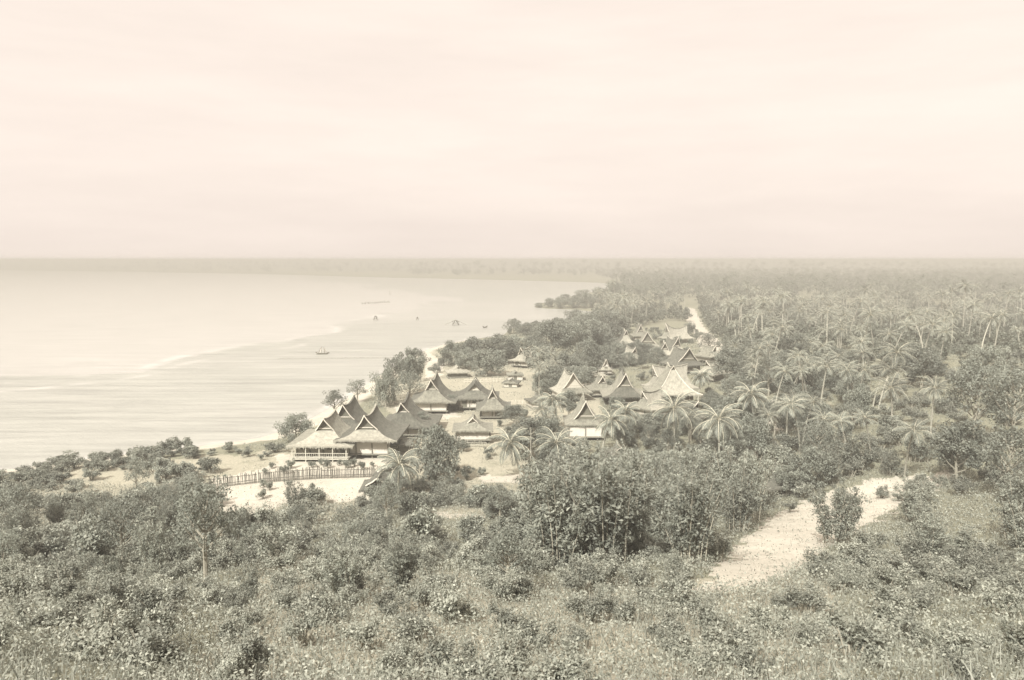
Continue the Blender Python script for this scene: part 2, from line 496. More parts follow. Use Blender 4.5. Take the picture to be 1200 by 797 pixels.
# ------------------------------------------------------------------ the ground, the water, the air
def build_ground():
    radii = np.concatenate([[0], np.linspace(3, 130, 128), np.geomspace(130, 520, 130)[1:], np.geomspace(520, 9500, 90)[1:]])
    ang = np.concatenate([np.linspace(-PI * .78, -.72, 60)[:-1], np.linspace(-.72, .72, 560), np.linspace(.72, PI * .78, 60)[1:]])
    ang = np.concatenate([ang, np.linspace(PI * .78, 2 * PI - PI * .78, 40)[1:-1]])
    na, nr = len(ang), len(radii)
    A, Rr = np.meshgrid(ang, radii)
    X = np.sin(A) * Rr; Y = np.cos(A) * Rr
    Z = height(X, Y)
    v = np.stack([X, Y, Z], -1).reshape(-1, 3)
    i, j = np.meshgrid(np.arange(nr - 1), np.arange(na), indexing='ij')
    a = i * na + j; b = i * na + (j + 1) % na; c = (i + 1) * na + (j + 1) % na; d = (i + 1) * na + j
    q = np.stack([a, d, c, b], -1).reshape(-1, 4).astype(np.int32)
    q = q[na:]                                            # the innermost ring is replaced by a fan
    fan = np.stack([np.full(na, 0), na + np.arange(na), na + (np.arange(na) + 1) % na], -1)
    me = bpy.data.meshes.new('ground')
    me.from_pydata(v.tolist(), [], q.tolist() + fan.tolist())
    me.materials.append(M['ground']); me.shade_smooth()
    # what the soil is: sand by the shore, in the yard, on the roads; bare earth in the village
    x, y = v[:, 0], v[:, 1]
    dep = y * CP + (EYE - v[:, 2]) * SP
    ok = dep > 1
    px = np.where(ok, W0 / 2 + FPX * x / np.maximum(dep, 1), -1e5); py = np.where(ok, H0 / 2 - FPX * (y * SP + (v[:, 2] - EYE) * CP) / np.maximum(dep, 1), 1e5)
    sd = shore_dist(x, y)
    kx = np.clip(40 / np.maximum(y, 1), 0, 1) * (7 * bumps(x, y, 1.7) + 5 * bumps(y, x, .6)); px = px + kx; py = py + .5 * kx
    sand = np.clip(1 - (sd - 2.5) / 5, 0, 1) * np.clip((360 - y) / 120, 0, 1)
    for poly in SAND: sand = np.maximum(sand, inpoly(px, py, poly) * 1.0)
    earth = np.zeros(len(v))
    for poly, k in EARTH: earth = np.maximum(earth, inpoly(px, py, poly) * k)
    for nm, arr in (('sand', sand), ('earth', earth)):
        at_ = me.attributes.new(nm, 'FLOAT', 'POINT'); at_.data.foreach_set('value', arr.astype(np.float32))
    o = link('ground', me); o['kind'] = 'structure'
    return o
SAND = [[(250, 560), (303, 552), (330, 533), (458, 534), (452, 552), (438, 575), (425, 588), (395, 590), (370, 575), (345, 582), (320, 600), (295, 612), (250, 612)],
        [(804, 360), (814, 362), (826, 385), (846, 402), (850, 415), (824, 415), (814, 392), (805, 375)],
        [(806, 694), (838, 666), (866, 638), (890, 616), (917, 598), (962, 578), (1010, 566), (1075, 556), (1130, 552), (1085, 580), (1010, 618), (958, 652), (917, 676), (872, 690)],
        [(508, 601), (566, 601), (568, 606), (508, 607)],
        [(486, 482), (526, 480), (540, 488), (500, 492), (480, 492)],
        [(462, 478), (487, 470), (487, 480), (468, 487)], [(480, 410), (500, 412), (520, 425), (516, 446), (500, 444), (496, 424)],
        [(560, 558), (610, 556), (612, 566), (562, 566)], [(618, 560), (646, 556), (645, 574), (622, 575)],
        [(884, 472), (914, 467), (918, 503), (898, 506)], [(868, 556), (905, 552), (915, 566), (890, 572)]]
EARTH = [([(480, 408), (600, 425), (700, 425), (705, 490), (640, 520), (545, 520), (470, 492), (440, 470)], .75),
         ([(303, 530), (480, 500), (560, 500), (560, 570), (420, 600), (303, 625), (90, 640), (-60, 600), (60, 545)], .6),
         ([(530, 510), (620, 520), (650, 575), (600, 600), (500, 612), (500, 560)], .55),
         ([(860, 455), (960, 430), (1010, 560), (900, 580), (850, 560)], .3),
         ([(300, 690), (303, 640), (640, 680), (800, 680), (960, 640), (1010, 800), (200, 810)], .7)]
build_ground()

def build_water():
    radii = np.concatenate([np.linspace(70, 520, 420), np.geomspace(520, 9400, 60)[1:]])
    ang = np.linspace(-1.5, 1.5, 420)
    A, Rr = np.meshgrid(ang, radii)
    v = np.stack([np.sin(A) * Rr, np.cos(A) * Rr, np.zeros_like(A)], -1).reshape(-1, 3)
    na, nr = len(ang), len(radii)
    i, j = np.meshgrid(np.arange(nr - 1), np.arange(na - 1), indexing='ij')
    q = np.stack([i * na + j, (i + 1) * na + j, (i + 1) * na + j + 1, i * na + j + 1], -1).reshape(-1, 4)
    me = bpy.data.meshes.new('water'); me.from_pydata(v.tolist(), [], q[:, ::-1].tolist())
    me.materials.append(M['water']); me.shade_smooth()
    dep = v[:, 1] * CP + EYE * SP; ok = dep > 1
    px = np.where(ok, W0 / 2 + FPX * v[:, 0] / np.maximum(dep, 1), -1e5); py = np.where(ok, H0 / 2 - FPX * (v[:, 1] * SP - EYE * CP) / np.maximum(dep, 1), 1e5)
    px = px + 26 * bumps(v[:, 0], v[:, 1] * 1.3, 60) + 9 * bumps(v[:, 0], v[:, 1], 14); py = py + 2.0 * bumps(v[:, 0], v[:, 1], 33)
    pale_zone = np.zeros(len(v))  # zones where the base colour of the water is paler
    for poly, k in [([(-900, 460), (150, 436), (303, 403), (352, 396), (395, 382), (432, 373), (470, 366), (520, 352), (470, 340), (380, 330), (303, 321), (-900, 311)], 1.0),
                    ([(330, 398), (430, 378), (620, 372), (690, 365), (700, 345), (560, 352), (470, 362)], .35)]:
        pale_zone = np.maximum(pale_zone, inpoly(px, py, poly) * k)
    a = me.attributes.new('pale_zone', 'FLOAT', 'POINT'); a.data.foreach_set('value', pale_zone.astype(np.float32))
    line = np.array([(-300, 470), (0, 448), (150, 431), (240, 416), (303, 403.5), (335, 399), (362, 391), (395, 382), (432, 374), (462, 369)])
    fy = np.interp(px, line[:, 0], line[:, 1])
    sd = shore_dist(v[:, 0], v[:, 1])
    brk = np.clip(bumps(v[:, 0], v[:, 1], 13) * .6 + bumps(v[:, 0] + 7, v[:, 1], 4.1) * .5 + .45, 0, 1)
    foam = .6 * np.exp(-((py - fy) / 1.5) ** 2) * (px < 470) * brk + .5 * np.exp(-((py - fy - 9) / 1.1) ** 2) * (px < 380) * brk[::-1]
    foam = np.maximum(foam, np.exp(-((sd + 1.2) / .8) ** 2) * (.2 + .7 * brk) * (v[:, 1] < 330))
    a = me.attributes.new('foam', 'FLOAT', 'POINT'); a.data.foreach_set('value', foam.astype(np.float32))
    o = link('water', me); o['kind'] = 'structure'
build_water()

HAZE_D, HAZE_C = .0011, (.393, .380, .338)
hz = MB(); hz.box(-9700, 9700, -9700, 9700, -4, 33.2)
hm = bpy.data.materials.new('pale_haze'); hm.use_nodes = True
hn = hm.node_tree; hn.nodes.clear()
ho = hn.nodes.new('ShaderNodeOutputMaterial'); hv = hn.nodes.new('ShaderNodeVolumePrincipled')
hv.inputs['Color'].default_value = (*HAZE_C, 1); hv.inputs['Density'].default_value = HAZE_D
hn.links.new(hv.outputs[0], ho.inputs['Volume'])
haze = hz.build('haze', hm); haze['kind'] = 'stuff'

# ------------------------------------------------------------------ houses
def house(px, base, W, L, zr, label, yaw=0.0, floor=.7, wall_h=2.0, zg=None, gw=None, hl=None, hr=None, ze=None, p=2.5, ups=.4, front=1.3,
          gin=1.0, ov=.7, roofm='thatch', skirtm='thatch_mid', wallm='wall_pale', gablem='gable', bays=3, rail=False, group='thatched village houses',
          trim=True, windows=1, hiptrim=False, detail=True, name='thatched_house', cat='house', ladder=False, rear_ups=None):
    """W, L: walls; zr: ridge height; zg: foot of the front gable; hl, hr: eave spans either side; ze: eave height; front: depth of the front skirt"""
    g = at(px, base)
    ups *= 1.3
    root = empty(name, g, yaw + R.uniform(-.05, .05))
    tag(root, label, cat, group)
    ze = floor + wall_h - .15 if ze is None else ze
    zg = ze + (zr - ze) * .42 if zg is None else zg
    hl = W / 2 + .9 if hl is None else hl
    hr = W / 2 + .9 if hr is None else hr
    zel = zer = ze
    zrr = zr + (ups if rear_ups is None else rear_ups)
    k = min(.97, (zr - zg) / (zr - ze)); ug = 1 - (1 - k) ** (1 / p)
    yf, yr = -front, L + .8
    ygf, ygr = gin, L - min(1.0, L * .15)
    us = sorted(set([ug * i / 5 for i in range(6)] + [ug + (1 - ug) * i / 6 for i in range(7)]))
    vs = [i / 12 for i in range(13)]
    def zprof(u, v):
        f = (1 - (1 - u) ** p)
        lift = (ups * max(0, 1 - 2 * v) ** 2 + (zrr - zr) * max(0, 2 * v - 1) ** 2) * (1 - u) ** 2
        return zr - (zr - ze) * f + lift + .05 * math.sin(u * 19 + v * 31 + px) * math.sin(u * 7 - v * 23 + base) * (0 < u < .999)
    def bounds(u):
        if u <= ug + 1e-6: return ygf - ov * (1 - u / ug), ygr + ov * (1 - u / ug)
        t = (u - ug) / (1 - ug)
        return ygf + (yf - ygf) * t, ygr + (yr - ygr) * t
    def pt(side, u, v):
        a, b = bounds(u)
        return ((-hl if side < 0 else hr) * u, a + (b - a) * v, zprof(u, v))
    roof = MB()
    roof.sheet([[pt(1, u, v) for v in vs] for u in us], .2)
    roof.sheet([[pt(-1, u, v) for v in vs[::-1]] for u in us], .2)
    ul = [u for u in us if u >= ug - 1e-6]
    def hip(v):
        g_ = []
        for u in ul:
            a = pt(-1, u, v); b = pt(1, u, v); row = []
            for i in range(9):
                s = i / 8
                row.append((a[0] + (b[0] - a[0]) * s, a[1] + (b[1] - a[1]) * s, a[2] + (b[2] - a[2]) * s + .004 + .03 * math.sin(PI * s)))
            g_.append(row if v == 0 else row[::-1])
        return g_
    roof.sheet(hip(1.0), .2)
    def fringe(mb, line):
        for q0, q1 in zip(line[:-1], line[1:]):
            a, b = Vector(q0), Vector(q1); n_ = max(1, int((b - a).length / .13))
            for i_ in range(n_):
                c0 = a.lerp(b, (i_ + R.uniform(-.3, .3)) / n_); e = (b - a).normalized() * R.uniform(.04, .09)
                dn = Vector((R.uniform(-.05, .05), R.uniform(-.05, .05), -R.uniform(.22, .48)))
                mb.add([c0 - e, c0 + e, c0 + e * .5 + dn, c0 - e * .5 + dn], [(0, 1, 2, 3)])
    fringe(roof, [pt(1, 1, v) for v in vs]); fringe(roof, [pt(-1, 1, v) for v in vs])
    ro = roof.build('roof', M[roofm], root)
    sk = MB(); sk.sheet(hip(0.0), .2); fringe(sk, hip(0.0)[-1]); sk.build('skirt_roof', M[skirtm], root)
    if trim:
        for side in (-1, 1):
            b = MB()
            pp = [pt(side, u, 0) for u in us if hiptrim or u <= ug + 1e-6]
            for q0, q1 in zip(pp[:-1], pp[1:]):
                b.bar((q0[0], q0[1] - .09, q0[2] + .03), (q1[0], q1[1] - .09, q1[2] + .03), .09, .15)
            b.build('bargeboard', M['trim'], ro)
        if detail:
            b = MB()
            pp = [pt(1, 0, v) for v in vs]
            for q0, q1 in zip(pp[:-1], pp[1:]):
                b.bar((0, q0[1], q0[2] + .05), (0, q1[1], q1[2] + .05), .3, .16)
            b.build('ridge_cap', M[skirtm], ro)
    # front gable, set back under the roof
    gb = MB(); y0 = ygf + .12
    left = [pt(-1, u, 0) for u in us if u <= ug + 1e-6]; right = [pt(1, u, 0) for u in us if u <= ug + 1e-6]
    outline = [(q[0], q[2] - .22) for q in left[::-1]] + [(q[0], q[2] - .22) for q in right[1:]]
    n = len(outline)
    gb.add([(x, y0, z) for x, z in outline] + [(x, y0 + .1, z) for x, z in outline],
           [tuple(range(n - 1, -1, -1)), tuple(range(n, 2 * n))] + [(i, (i + 1) % n, n + (i + 1) % n, n + i) for i in range(n)])
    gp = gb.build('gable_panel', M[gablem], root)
    if detail:
        gm = MB(); zz = zg + (zr - zg) * .28; ww = abs(left[-1][0]) * .68
        gm.box(-ww, ww * hr / hl, y0 - .06, y0 - .004, zz, zz + .12)
        gm.build('gable_beam', M['trim'], gp)
    # rear gable
    gb = MB(); y1 = ygr - .12
    lr = [pt(-1, u, 1) for u in us if u <= ug + 1e-6]; rr_ = [pt(1, u, 1) for u in us if u <= ug + 1e-6]
    outline = [(q[0], q[2] - .22) for q in lr[::-1]] + [(q[0], q[2] - .22) for q in rr_[1:]]
    gb.add([(x, y1, z) for x, z in outline] + [(x, y1 - .1, z) for x, z in outline],
           [tuple(range(n)), tuple(range(2 * n - 1, n - 1, -1))] + [(i, n + i, n + (i + 1) % n, (i + 1) % n) for i in range(n)])
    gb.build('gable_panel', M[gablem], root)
    # floor, stilts, walls, posts
    w2 = W / 2
    fl = MB(); fl.box(-w2 - .35, w2 + .35, -.45, L + .1, floor - .16, floor); fl.build('floor_platform', M['wood'], root)
    wa = MB(); top = ze - .05
    wa.box(-w2, w2, 0, .1, floor, top); wa.box(-w2, w2, L - .1, L, floor, top)
    wa.box(-w2, -w2 + .1, .1, L - .1, floor, top); wa.box(w2 - .1, w2, .1, L - .1, floor, top)
    wa.build('wall', M[wallm], root)
    if not detail:
        dr = MB(); dr.box(-.4, .4, -.03, -.002, floor, floor + 1.6); dr.build('door', M['wall_dark'], root)
        for x in (-w2 + .1, w2 - .1):
            for y in (.1, L - .1):
                s = MB(); s.box(x - .09, x + .09, y - .09, y + .09, -.5, floor - .16); s.build('stilt', M['wood'], root)
        return root
    for i in range(bays + 1):
        x = -w2 + W * i / bays
        s = MB(); s.box(x - .075, x + .075, -.17, -.02, floor, top); s.build('post', M['wood'], root)
        for y in (.0, L / 2, L - .2):
            s = MB(); s.tube([(x, y, -.6), (x, y, floor - .16)], [.12, .11], 6); s.build('stilt', M['wood'], root)
    door_bay = R.randrange(bays)
    for i in range(bays):
        xc = -w2 + W * (i + .5) / bays; bw = W / bays
        if i == door_bay and windows:
            d = MB(); hw = min(.42, bw * .33); d.box(xc - hw, xc + hw, -.045, -.003, floor, min(floor + 1.75, top - .1)); dr = d.build('door', M['wall_dark'], root)
            d = MB(); d.box(xc - hw - .07, xc - hw, -.07, -.003, floor, min(floor + 1.8, top - .06)); d.box(xc + hw, xc + hw + .07, -.07, -.003, floor, min(floor + 1.8, top - .06)); d.bar((xc - hw - .1, -.04, min(floor + 1.8, top - .06)), (xc + hw + .1, -.04, min(floor + 1.8, top - .06)), .075, .08); d.build('door_frame', M['wood'], dr)
        elif windows:
            hw = min(.45, bw * .3); z0 = floor + .75; z1 = min(floor + 1.55, top - .15)
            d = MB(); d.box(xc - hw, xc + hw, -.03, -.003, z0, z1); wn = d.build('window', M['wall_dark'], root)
            d = MB()
            d.box(xc - hw - .06, xc + hw + .06, -.07, -.003, z0 - .07, z0 - .002); d.box(xc - hw - .06, xc + hw + .06, -.07, -.003, z1 + .002, z1 + .07)
            d.box(xc - hw - .06, xc - hw - .002, -.065, -.003, z0, z1); d.box(xc + hw + .002, xc + hw + .06, -.065, -.003, z0, z1)
            d.build('window_frame', M['trim'], wn)
    if rail:
        y = -front + .25
        d = MB(); d.box(-w2 - .3, w2 + .3, y - .1, -.46, floor - .2, floor - .05); d.build('veranda_floor', M['wood_pale'], root)
        d = MB(); d.box(-w2 - .3, w2 + .3, y - .05, y + .03, floor + .72, floor + .80); d.box(-w2 - .3, w2 + .3, y - .05, y + .03, floor + .1, floor + .16)
        x = -w2 - .25
        while x < w2 + .3:
            d.box(x - .025, x + .025, y - .03, y + .01, floor + .16, floor + .72); x += .32
        d.build('railing', M['wood_pale'], root)
        for i in range(bays + 1):
            x = -w2 + W * i / bays
            s = MB(); s.box(x - .07, x + .07, y - .04, y + .1, -.6, ze - .1); s.build('veranda_post', M['wood_pale'], root)
    if ladder:
        d = MB(); x = -w2 + W * (door_bay + .5) / bays
        for s in (-.35, .35): d.bar((x + s, -1.4, -.1), (x + s, -.5, floor), .08, .08)
        for i in range(4): f = (i + .6) / 4.4; d.box(x - .34, x + .34, -1.4 + .9 * f - .05, -1.4 + .9 * f + .05, floor * f - .03, floor * f + .03)
        d.build('ladder', M['wood_pale'], root)
    return root

# the near row by the shore
house(379, 537, 8.2, 8.5, 5.6, 'shaggy pale thatched house at the shore end of the village, nearest the water', zg=3.85, ze=2.5, hl=5.0, hr=5.2, front=2.6, gin=1.2, roofm='thatch_mid', skirtm='thatch_pale', wallm='wall_pale', rail=True, bays=4, floor=.6, wall_h=1.75, ups=.35)
house(402, 515, 7.0, 9.0, 5.3, 'dark steep roofed house rising just behind the pale shaggy shore house', zg=3.0, ze=1.9, hl=4.4, hr=5.0, front=1.5, gin=.9, skirtm='thatch', wall_h=1.5, floor=.6, ups=.5, rear_ups=.8, wallm='wall_dark')
house(427, 537, 7.4, 9.5, 5.9, 'dark roofed house with a long pale three bay front beside the sandy yard', p=2.8, zg=3.95, ze=3.15, hl=4.3, hr=5.4, front=1.5, gin=1.1, skirtm='thatch_pale', wallm='wall_white', bays=3, windows=0, floor=.75, wall_h=2.5, ups=.5, rear_ups=.8)
house(470, 512, 7.5, 9.5, 5.2, 'house under a broad very dark sweeping roof, last of the near shore row', zg=3.7, ze=1.9, hl=3.8, hr=6.2, front=1.2, gin=1.0, skirtm='thatch', wallm='wall_white', floor=.5, wall_h=1.5, ups=.5, rear_ups=.9)
house(468, 533, 3.0, 3.5, 2.7, 'small dark lean hut against the side of the pale fronted house', zg=2.3, ze=1.7, hl=1.9, hr=1.9, front=.6, gin=.5, ups=.1, floor=.4, wall_h=1.3, wallm='wall_dark', trim=False, bays=2, skirtm='thatch', roofm='thatch', cat='hut', name='thatched_hut')
# the middle green
house(505, 485, 6.2, 9.0, 6.1, 'tall peaked house with slatted roof and long white wall on the green', zg=4.2, ze=2.55, hl=4.6, hr=5.2, front=1.1, gin=1.0, ups=.5, rear_ups=1.3, wallm='wall_white', windows=0, bays=2, skirtm='thatch_mid')
house(556, 481, 6.0, 7.5, 5.0, 'dark hip roofed house with a small pale gable, between two steep peaked houses', zg=3.6, ze=2.5, hl=5.2, hr=5.0, front=.9, gin=1.2, gablem='wall_pale', skirtm='thatch', wallm='wall_white', trim=False, bays=3, ups=.4, rear_ups=.9)
house(577, 491, 4.2, 6.5, 4.9, 'narrow steep house with dark gable and pale skirt at the edge of the bare field', zg=3.4, ze=2.0, hl=3.2, hr=3.7, front=1.3, gin=.9, roofm='thatch', skirtm='thatch_mid', wallm='wall_white', bays=2, ups=.5, floor=.5, wall_h=1.6)
house(554, 520, 5.5, 4.8, 3.9, 'low shaggy hut with plain white wall above a slatted platform', zg=3.1, ze=2.35, hl=3.4, hr=3.4, front=.8, gin=.9, roofm='thatch_mid', skirtm='thatch_mid', wallm='wall_white', windows=0, bays=1, ups=.3, rail=False, floor=.75, wall_h=1.7, cat='hut', name='thatched_hut', ov=.4, gablem='wall_pale')
house(610, 431, 4.6, 6.0, 5.0, 'lone house with tilted pale roof among the dark trees behind the green', yaw=-.5, zg=3.2, ze=2.1, hl=3.6, hr=3.0, front=1.0, gin=.8, roofm='thatch_pale', skirtm='thatch_pale', wallm='wall_pale', bays=2, ups=.5)
house(537, 443, 4.8, 4.0, 2.9, 'small low hut with pale rounded roof near the beach', yaw=.25, zg=2.5, ze=1.5, hl=3.0, hr=3.0, front=.7, gin=.6, roofm='thatch_pale', skirtm='thatch_pale', wallm='wall_dark', ups=.1, trim=False, bays=2, floor=.2, wall_h=1.4, cat='hut', name='thatched_hut', detail=False)
house(604, 446, 3.6, 3.0, 2.3, 'tiny pale shed under the trees at the back of the green', yaw=.1, zg=2.0, ze=1.5, hl=2.1, hr=2.1, front=.4, gin=.4, roofm='thatch_mid', skirtm='thatch_mid', wallm='wall_white', ups=.05, trim=False, floor=.15, wall_h=1.3, cat='shed', name='garden_shed', detail=False)
house(634, 478, 3.6, 3.4, 2.4, 'small dark roofed shed at the corner of the bare field', yaw=.3, zg=2.0, ze=1.4, hl=2.3, hr=2.3, front=.5, gin=.4, wallm='wall_pale', skirtm='thatch', ups=.05, trim=False, floor=.15, wall_h=1.3, cat='shed', name='garden_shed', detail=False)
house(598, 454, 3.2, 2.6, 1.9, 'tiny low shelter beside the rail fence on the green', yaw=-.2, zg=1.6, ze=1.15, hl=2.0, hr=2.0, front=.4, gin=.4, wallm='wall_pale', skirtm='thatch_mid', ups=.05, trim=False, floor=.12, wall_h=1.1, cat='shed', name='garden_shed', detail=False)
# the cluster of steep roofs
house(671, 471, 5.4, 6.5, 5.5, 'steep house with wide timbered gable and pale side roof beside the bare field', yaw=.22, zg=2.8, ze=2.0, hl=3.2, hr=4.4, front=.6, gin=.4, roofm='thatch_pale', skirtm='thatch_mid', gablem='wall_pale', bays=2, ups=.6, p=1.5)
house(686, 516, 5.6, 7.0, 5.9, 'steep pale roofed house with dark pointed gable over a sunlit white wall', p=2.0, zg=3.3, ze=2.7, hl=3.5, hr=3.5, front=.3, gin=.35, roofm='thatch_mid', skirtm='thatch_mid', wallm='wall_white', windows=0, bays=2, ups=.7, rear_ups=1.0)
house(733, 475, 5.6, 8.5, 5.9, 'steep house with large dark gable and drooping dark skirt amid the roof cluster', zg=3.3, ze=2.0, hl=4.9, hr=4.4, front=1.2, gin=.8, roofm='thatch_mid', skirtm='thatch', wallm='wall_dark', bays=3, ups=.6, rear_ups=.7)
house(764, 465, 6.0, 9.0, 6.5, 'house with level ridge and broad pale roof slope facing the viewer', yaw=-PI / 2 + .25, zg=4.2, ze=2.2, hl=4.2, hr=4.2, front=.8, gin=.8, roofm='thatch_pale', skirtm='thatch_pale', wallm='wall_pale', bays=3, ups=.4)
house(752, 489, 4.6, 6.0, 4.6, 'slanting pale roofed house, turned away, before the great hipped roof', yaw=-.85, zg=3.2, ze=1.9, hl=3.2, hr=3.2, front=.8, gin=.7, roofm='thatch_pale', skirtm='thatch_mid', wallm='wall_pale', bays=3, ups=.4)
house(791, 484, 7.0, 7.5, 8.5, 'great house with tall flaring pyramid roof and pale ridge lines, biggest of the cluster', zg=7.8, ze=3.9, hl=4.9, hr=5.1, front=1.4, gin=2.4, ov=.5, roofm='thatch_mid', skirtm='thatch_pale', wallm='wall_dark', bays=3, floor=1.6, wall_h=2.4, ups=.5, hiptrim=True, p=1.9)
house(817, 500, 4.4, 5.0, 4.2, 'dark low roofed house with one pale raking edge, tucked under the great hipped roof', yaw=.5, zg=3.0, ze=1.8, hl=3.2, hr=3.2, front=.7, gin=.6, roofm='thatch', skirtm='thatch_mid', wallm='wall_pale', bays=2, ups=.4)
house(706, 466, 4.2, 5.0, 4.3, 'small house wedged between the timbered gable and the large dark gable', yaw=.1, zg=2.8, ze=1.8, hl=3.0, hr=3.0, front=.7, gin=.6, roofm='thatch_mid', skirtm='thatch_mid', wallm='wall_pale', bays=2, ups=.4)
# the far cluster below the road
far = dict(group='thatched village houses', bays=2)
house(734, 409, 5.6, 6.0, 5.6, 'small far house with bright pale skirt roof under a dark peak', zg=4.0, ze=2.0, hl=3.8, hr=3.6, front=1.4, gin=.8, skirtm='thatch_pale', wallm='wall_dark', ups=.6, **far)
house(713, 411, 5.0, 6.0, 5.0, 'dark peaked far house at the tree side of the upper cluster', zg=3.0, ze=2.0, hl=3.5, hr=3.4, front=.9, skirtm='thatch', wallm='wall_pale', ups=.5, trim=False, **far)
house(758, 413, 5.4, 6.0, 5.7, 'far house with bright bargeboards framing a steep front gable', zg=2.6, ze=2.0, hl=3.3, hr=4.3, front=.6, gin=.4, roofm='thatch_mid', skirtm='thatch_mid', wallm='wall_white', ups=.7, p=1.5, **far)
house(779, 403, 5.0, 9.5, 5.2, 'far house with long saddle roof turned sideways below the road', yaw=-1.2, zg=3.2, ze=2.0, hl=3.8, hr=3.8, front=.8, roofm='thatch_pale', skirtm='thatch_mid', ups=1.6, rear_ups=1.2, **far)
house(751, 400, 4.6, 6.0, 5.5, 'hindmost far house whose pale edged peak shows above the others', zg=3.0, ze=2.0, hl=3.2, hr=3.2, front=.8, roofm='thatch_mid', ups=.6, **far)
house(795, 420, 5.6, 6.5, 5.2, 'far house with mottled slope and raking pale edge beside the road end', yaw=.35, zg=3.0, ze=2.0, hl=4.0, hr=3.6, front=.8, roofm='thatch', skirtm='thatch_pale', ups=.8, **far)
house(808, 438, 6.0, 7.5, 5.8, 'dark round shouldered roof with one long pale raking edge near the road', yaw=.3, zg=3.0, ze=2.2, hl=4.2, hr=4.6, front=.8, roofm='thatch', skirtm='thatch', wallm='wall_dark', ups=.6, p=1.4, **far)
house(744, 428, 4.6, 5.5, 4.6, 'far house with plain pale roof between the dark gable and the far cluster', yaw=.3, zg=3.0, ze=1.9, hl=3.2, hr=3.2, front=.7, gin=.6, roofm='thatch_pale', skirtm='thatch_mid', ups=.5, **far)
house(779, 423, 4.6, 5.5, 4.8, 'far house peeping over the level pale ridge of the cluster', yaw=-.15, zg=2.9, ze=1.9, hl=3.2, hr=3.2, front=.7, gin=.6, roofm='thatch', skirtm='thatch_pale', ups=.5, **far)
house(838, 425, 4.4, 5.0, 4.2, 'small pale roofed house where the cleared road comes down', yaw=.6, zg=2.8, ze=1.8, hl=3.0, hr=3.0, front=.7, gin=.6, roofm='thatch_mid', skirtm='thatch_pale', ups=.4, **far)
house(710, 440, 3.0, 4.0, 3.9, 'tiny hut with bright pale gable under the trees', zg=2.2, ze=1.6, hl=2.0, hr=2.0, front=.5, gin=.4, gablem='wall_white', skirtm='thatch_pale', wallm='wall_white', ups=.3, cat='hut', name='thatched_hut', detail=False)
house(699, 449, 4.4, 4.0, 3.0, 'low pale walled hut half hidden by the trees of the cluster', yaw=.2, zg=2.5, ze=1.9, hl=2.7, hr=2.7, front=.5, gin=.5, roofm='thatch_pale', skirtm='thatch_pale', wallm='wall_white', ups=.1, trim=False, cat='hut', name='thatched_hut', detail=False)
house(826, 447, 5.2, 6.0, 4.4, 'house with low pale roof slope past the great hipped roof', yaw=-1.0, zg=3.3, ze=2.0, hl=3.6, hr=3.6, front=.8, roofm='thatch_pale', skirtm='thatch_pale', ups=.4, **far)
# huts at the foot of the hill
house(455, 571, 3.0, 3.6, 3.0, 'small hut with pale edged low gable behind the bushes at the yard corner', zg=2.0, ze=1.7, hl=2.0, hr=2.0, front=.3, gin=.2, p=1.15, ups=.1, gablem='wall_pale', skirtm='thatch', wallm='wall_pale', floor=.2, wall_h=1.6, bays=2, cat='hut', name='thatched_hut')
house(443, 588, 3.4, 3.6, 3.0, 'small hut whose dark wide gable just clears the foreground bushes', zg=2.0, ze=1.6, hl=2.3, hr=2.3, front=.3, gin=.2, p=1.15, ups=.1, skirtm='thatch', wallm='wall_pale', floor=.2, wall_h=1.5, bays=2, cat='hut', name='thatched_hut')
house(728, 553, 4.0, 4.5, 3.2, 'hut with bright white wall showing through the thicket under the palms', zg=2.7, ze=2.0, hl=2.6, hr=2.6, front=.5, wallm='wall_white', skirtm='thatch_mid', floor=.3, wall_h=1.8, bays=2, windows=0, ups=.2, cat='hut', name='thatched_hut')
house(872, 583, 3.6, 5.5, 3.4, 'dark roofed hut sloping beside the pale road bend', yaw=-1.1, zg=2.2, ze=1.3, hl=2.4, hr=2.4, front=.6, wallm='wall_dark', skirtm='thatch', floor=.3, wall_h=1.2, bays=2, windows=0, ups=.5, cat='hut', name='thatched_hut', trim=False)

# ------------------------------------------------------------------ fences, poles, logs
def picket_fence(p0, p1, h, gap, label, mat='wood', rails=2, name='picket_fence', posts=True):
    a = at(*p0); b = at(*p1)
    n = max(2, int((b - a).length / gap)); root = empty(name, a); tag(root, label, 'fence', 'village fences')
    m = MB()
    for i in range(n + 1):
        f = i / n; x = (b.x - a.x) * f; y = (b.y - a.y) * f; z = gz(a.x + x, a.y + y) - a.z
        hh = h * R.uniform(.72, 1.15); lx = R.uniform(-.1, .1)
        m.bar((x, y, z - .2), (x + lx, y + R.uniform(-.04, .04), z + hh), R.uniform(.06, .11), .05)
    m.build('pickets', M[mat], root)
    for k in range(rails):
        r = MB(); zz = h * (.3 + .5 * k)
        for i in range(8):
            f0, f1 = i / 8, (i + 1) / 8
            q = [Vector(((b.x - a.x) * f, (b.y - a.y) * f + .06, gz(a.x + (b.x - a.x) * f, a.y + (b.y - a.y) * f) - a.z + zz)) for f in (f0, f1)]
            r.bar(q[0], q[1], .05, .07)
        r.build('rail', M[mat], root)
    return root
picket_fence((303, 566), (376, 561), 1.7, .13, 'upright stake fence along the foot of the sandy yard', 'stake')
picket_fence((377, 561), (446, 559), 1.45, .14, 'shorter stake fence leading to the small gabled hut', 'stake')
picket_fence((233, 574), (301, 566), 1.5, .16, 'stake fence carrying on towards the water beyond the yard', 'stake')
picket_fence((537, 524), (570, 524), 1.0, .3, 'short slatted fence in front of the low shaggy hut', 'wood_pale')
picket_fence((544, 449), (590, 448), 1.1, .8, 'pale rail fence across the back of the green', 'trim')
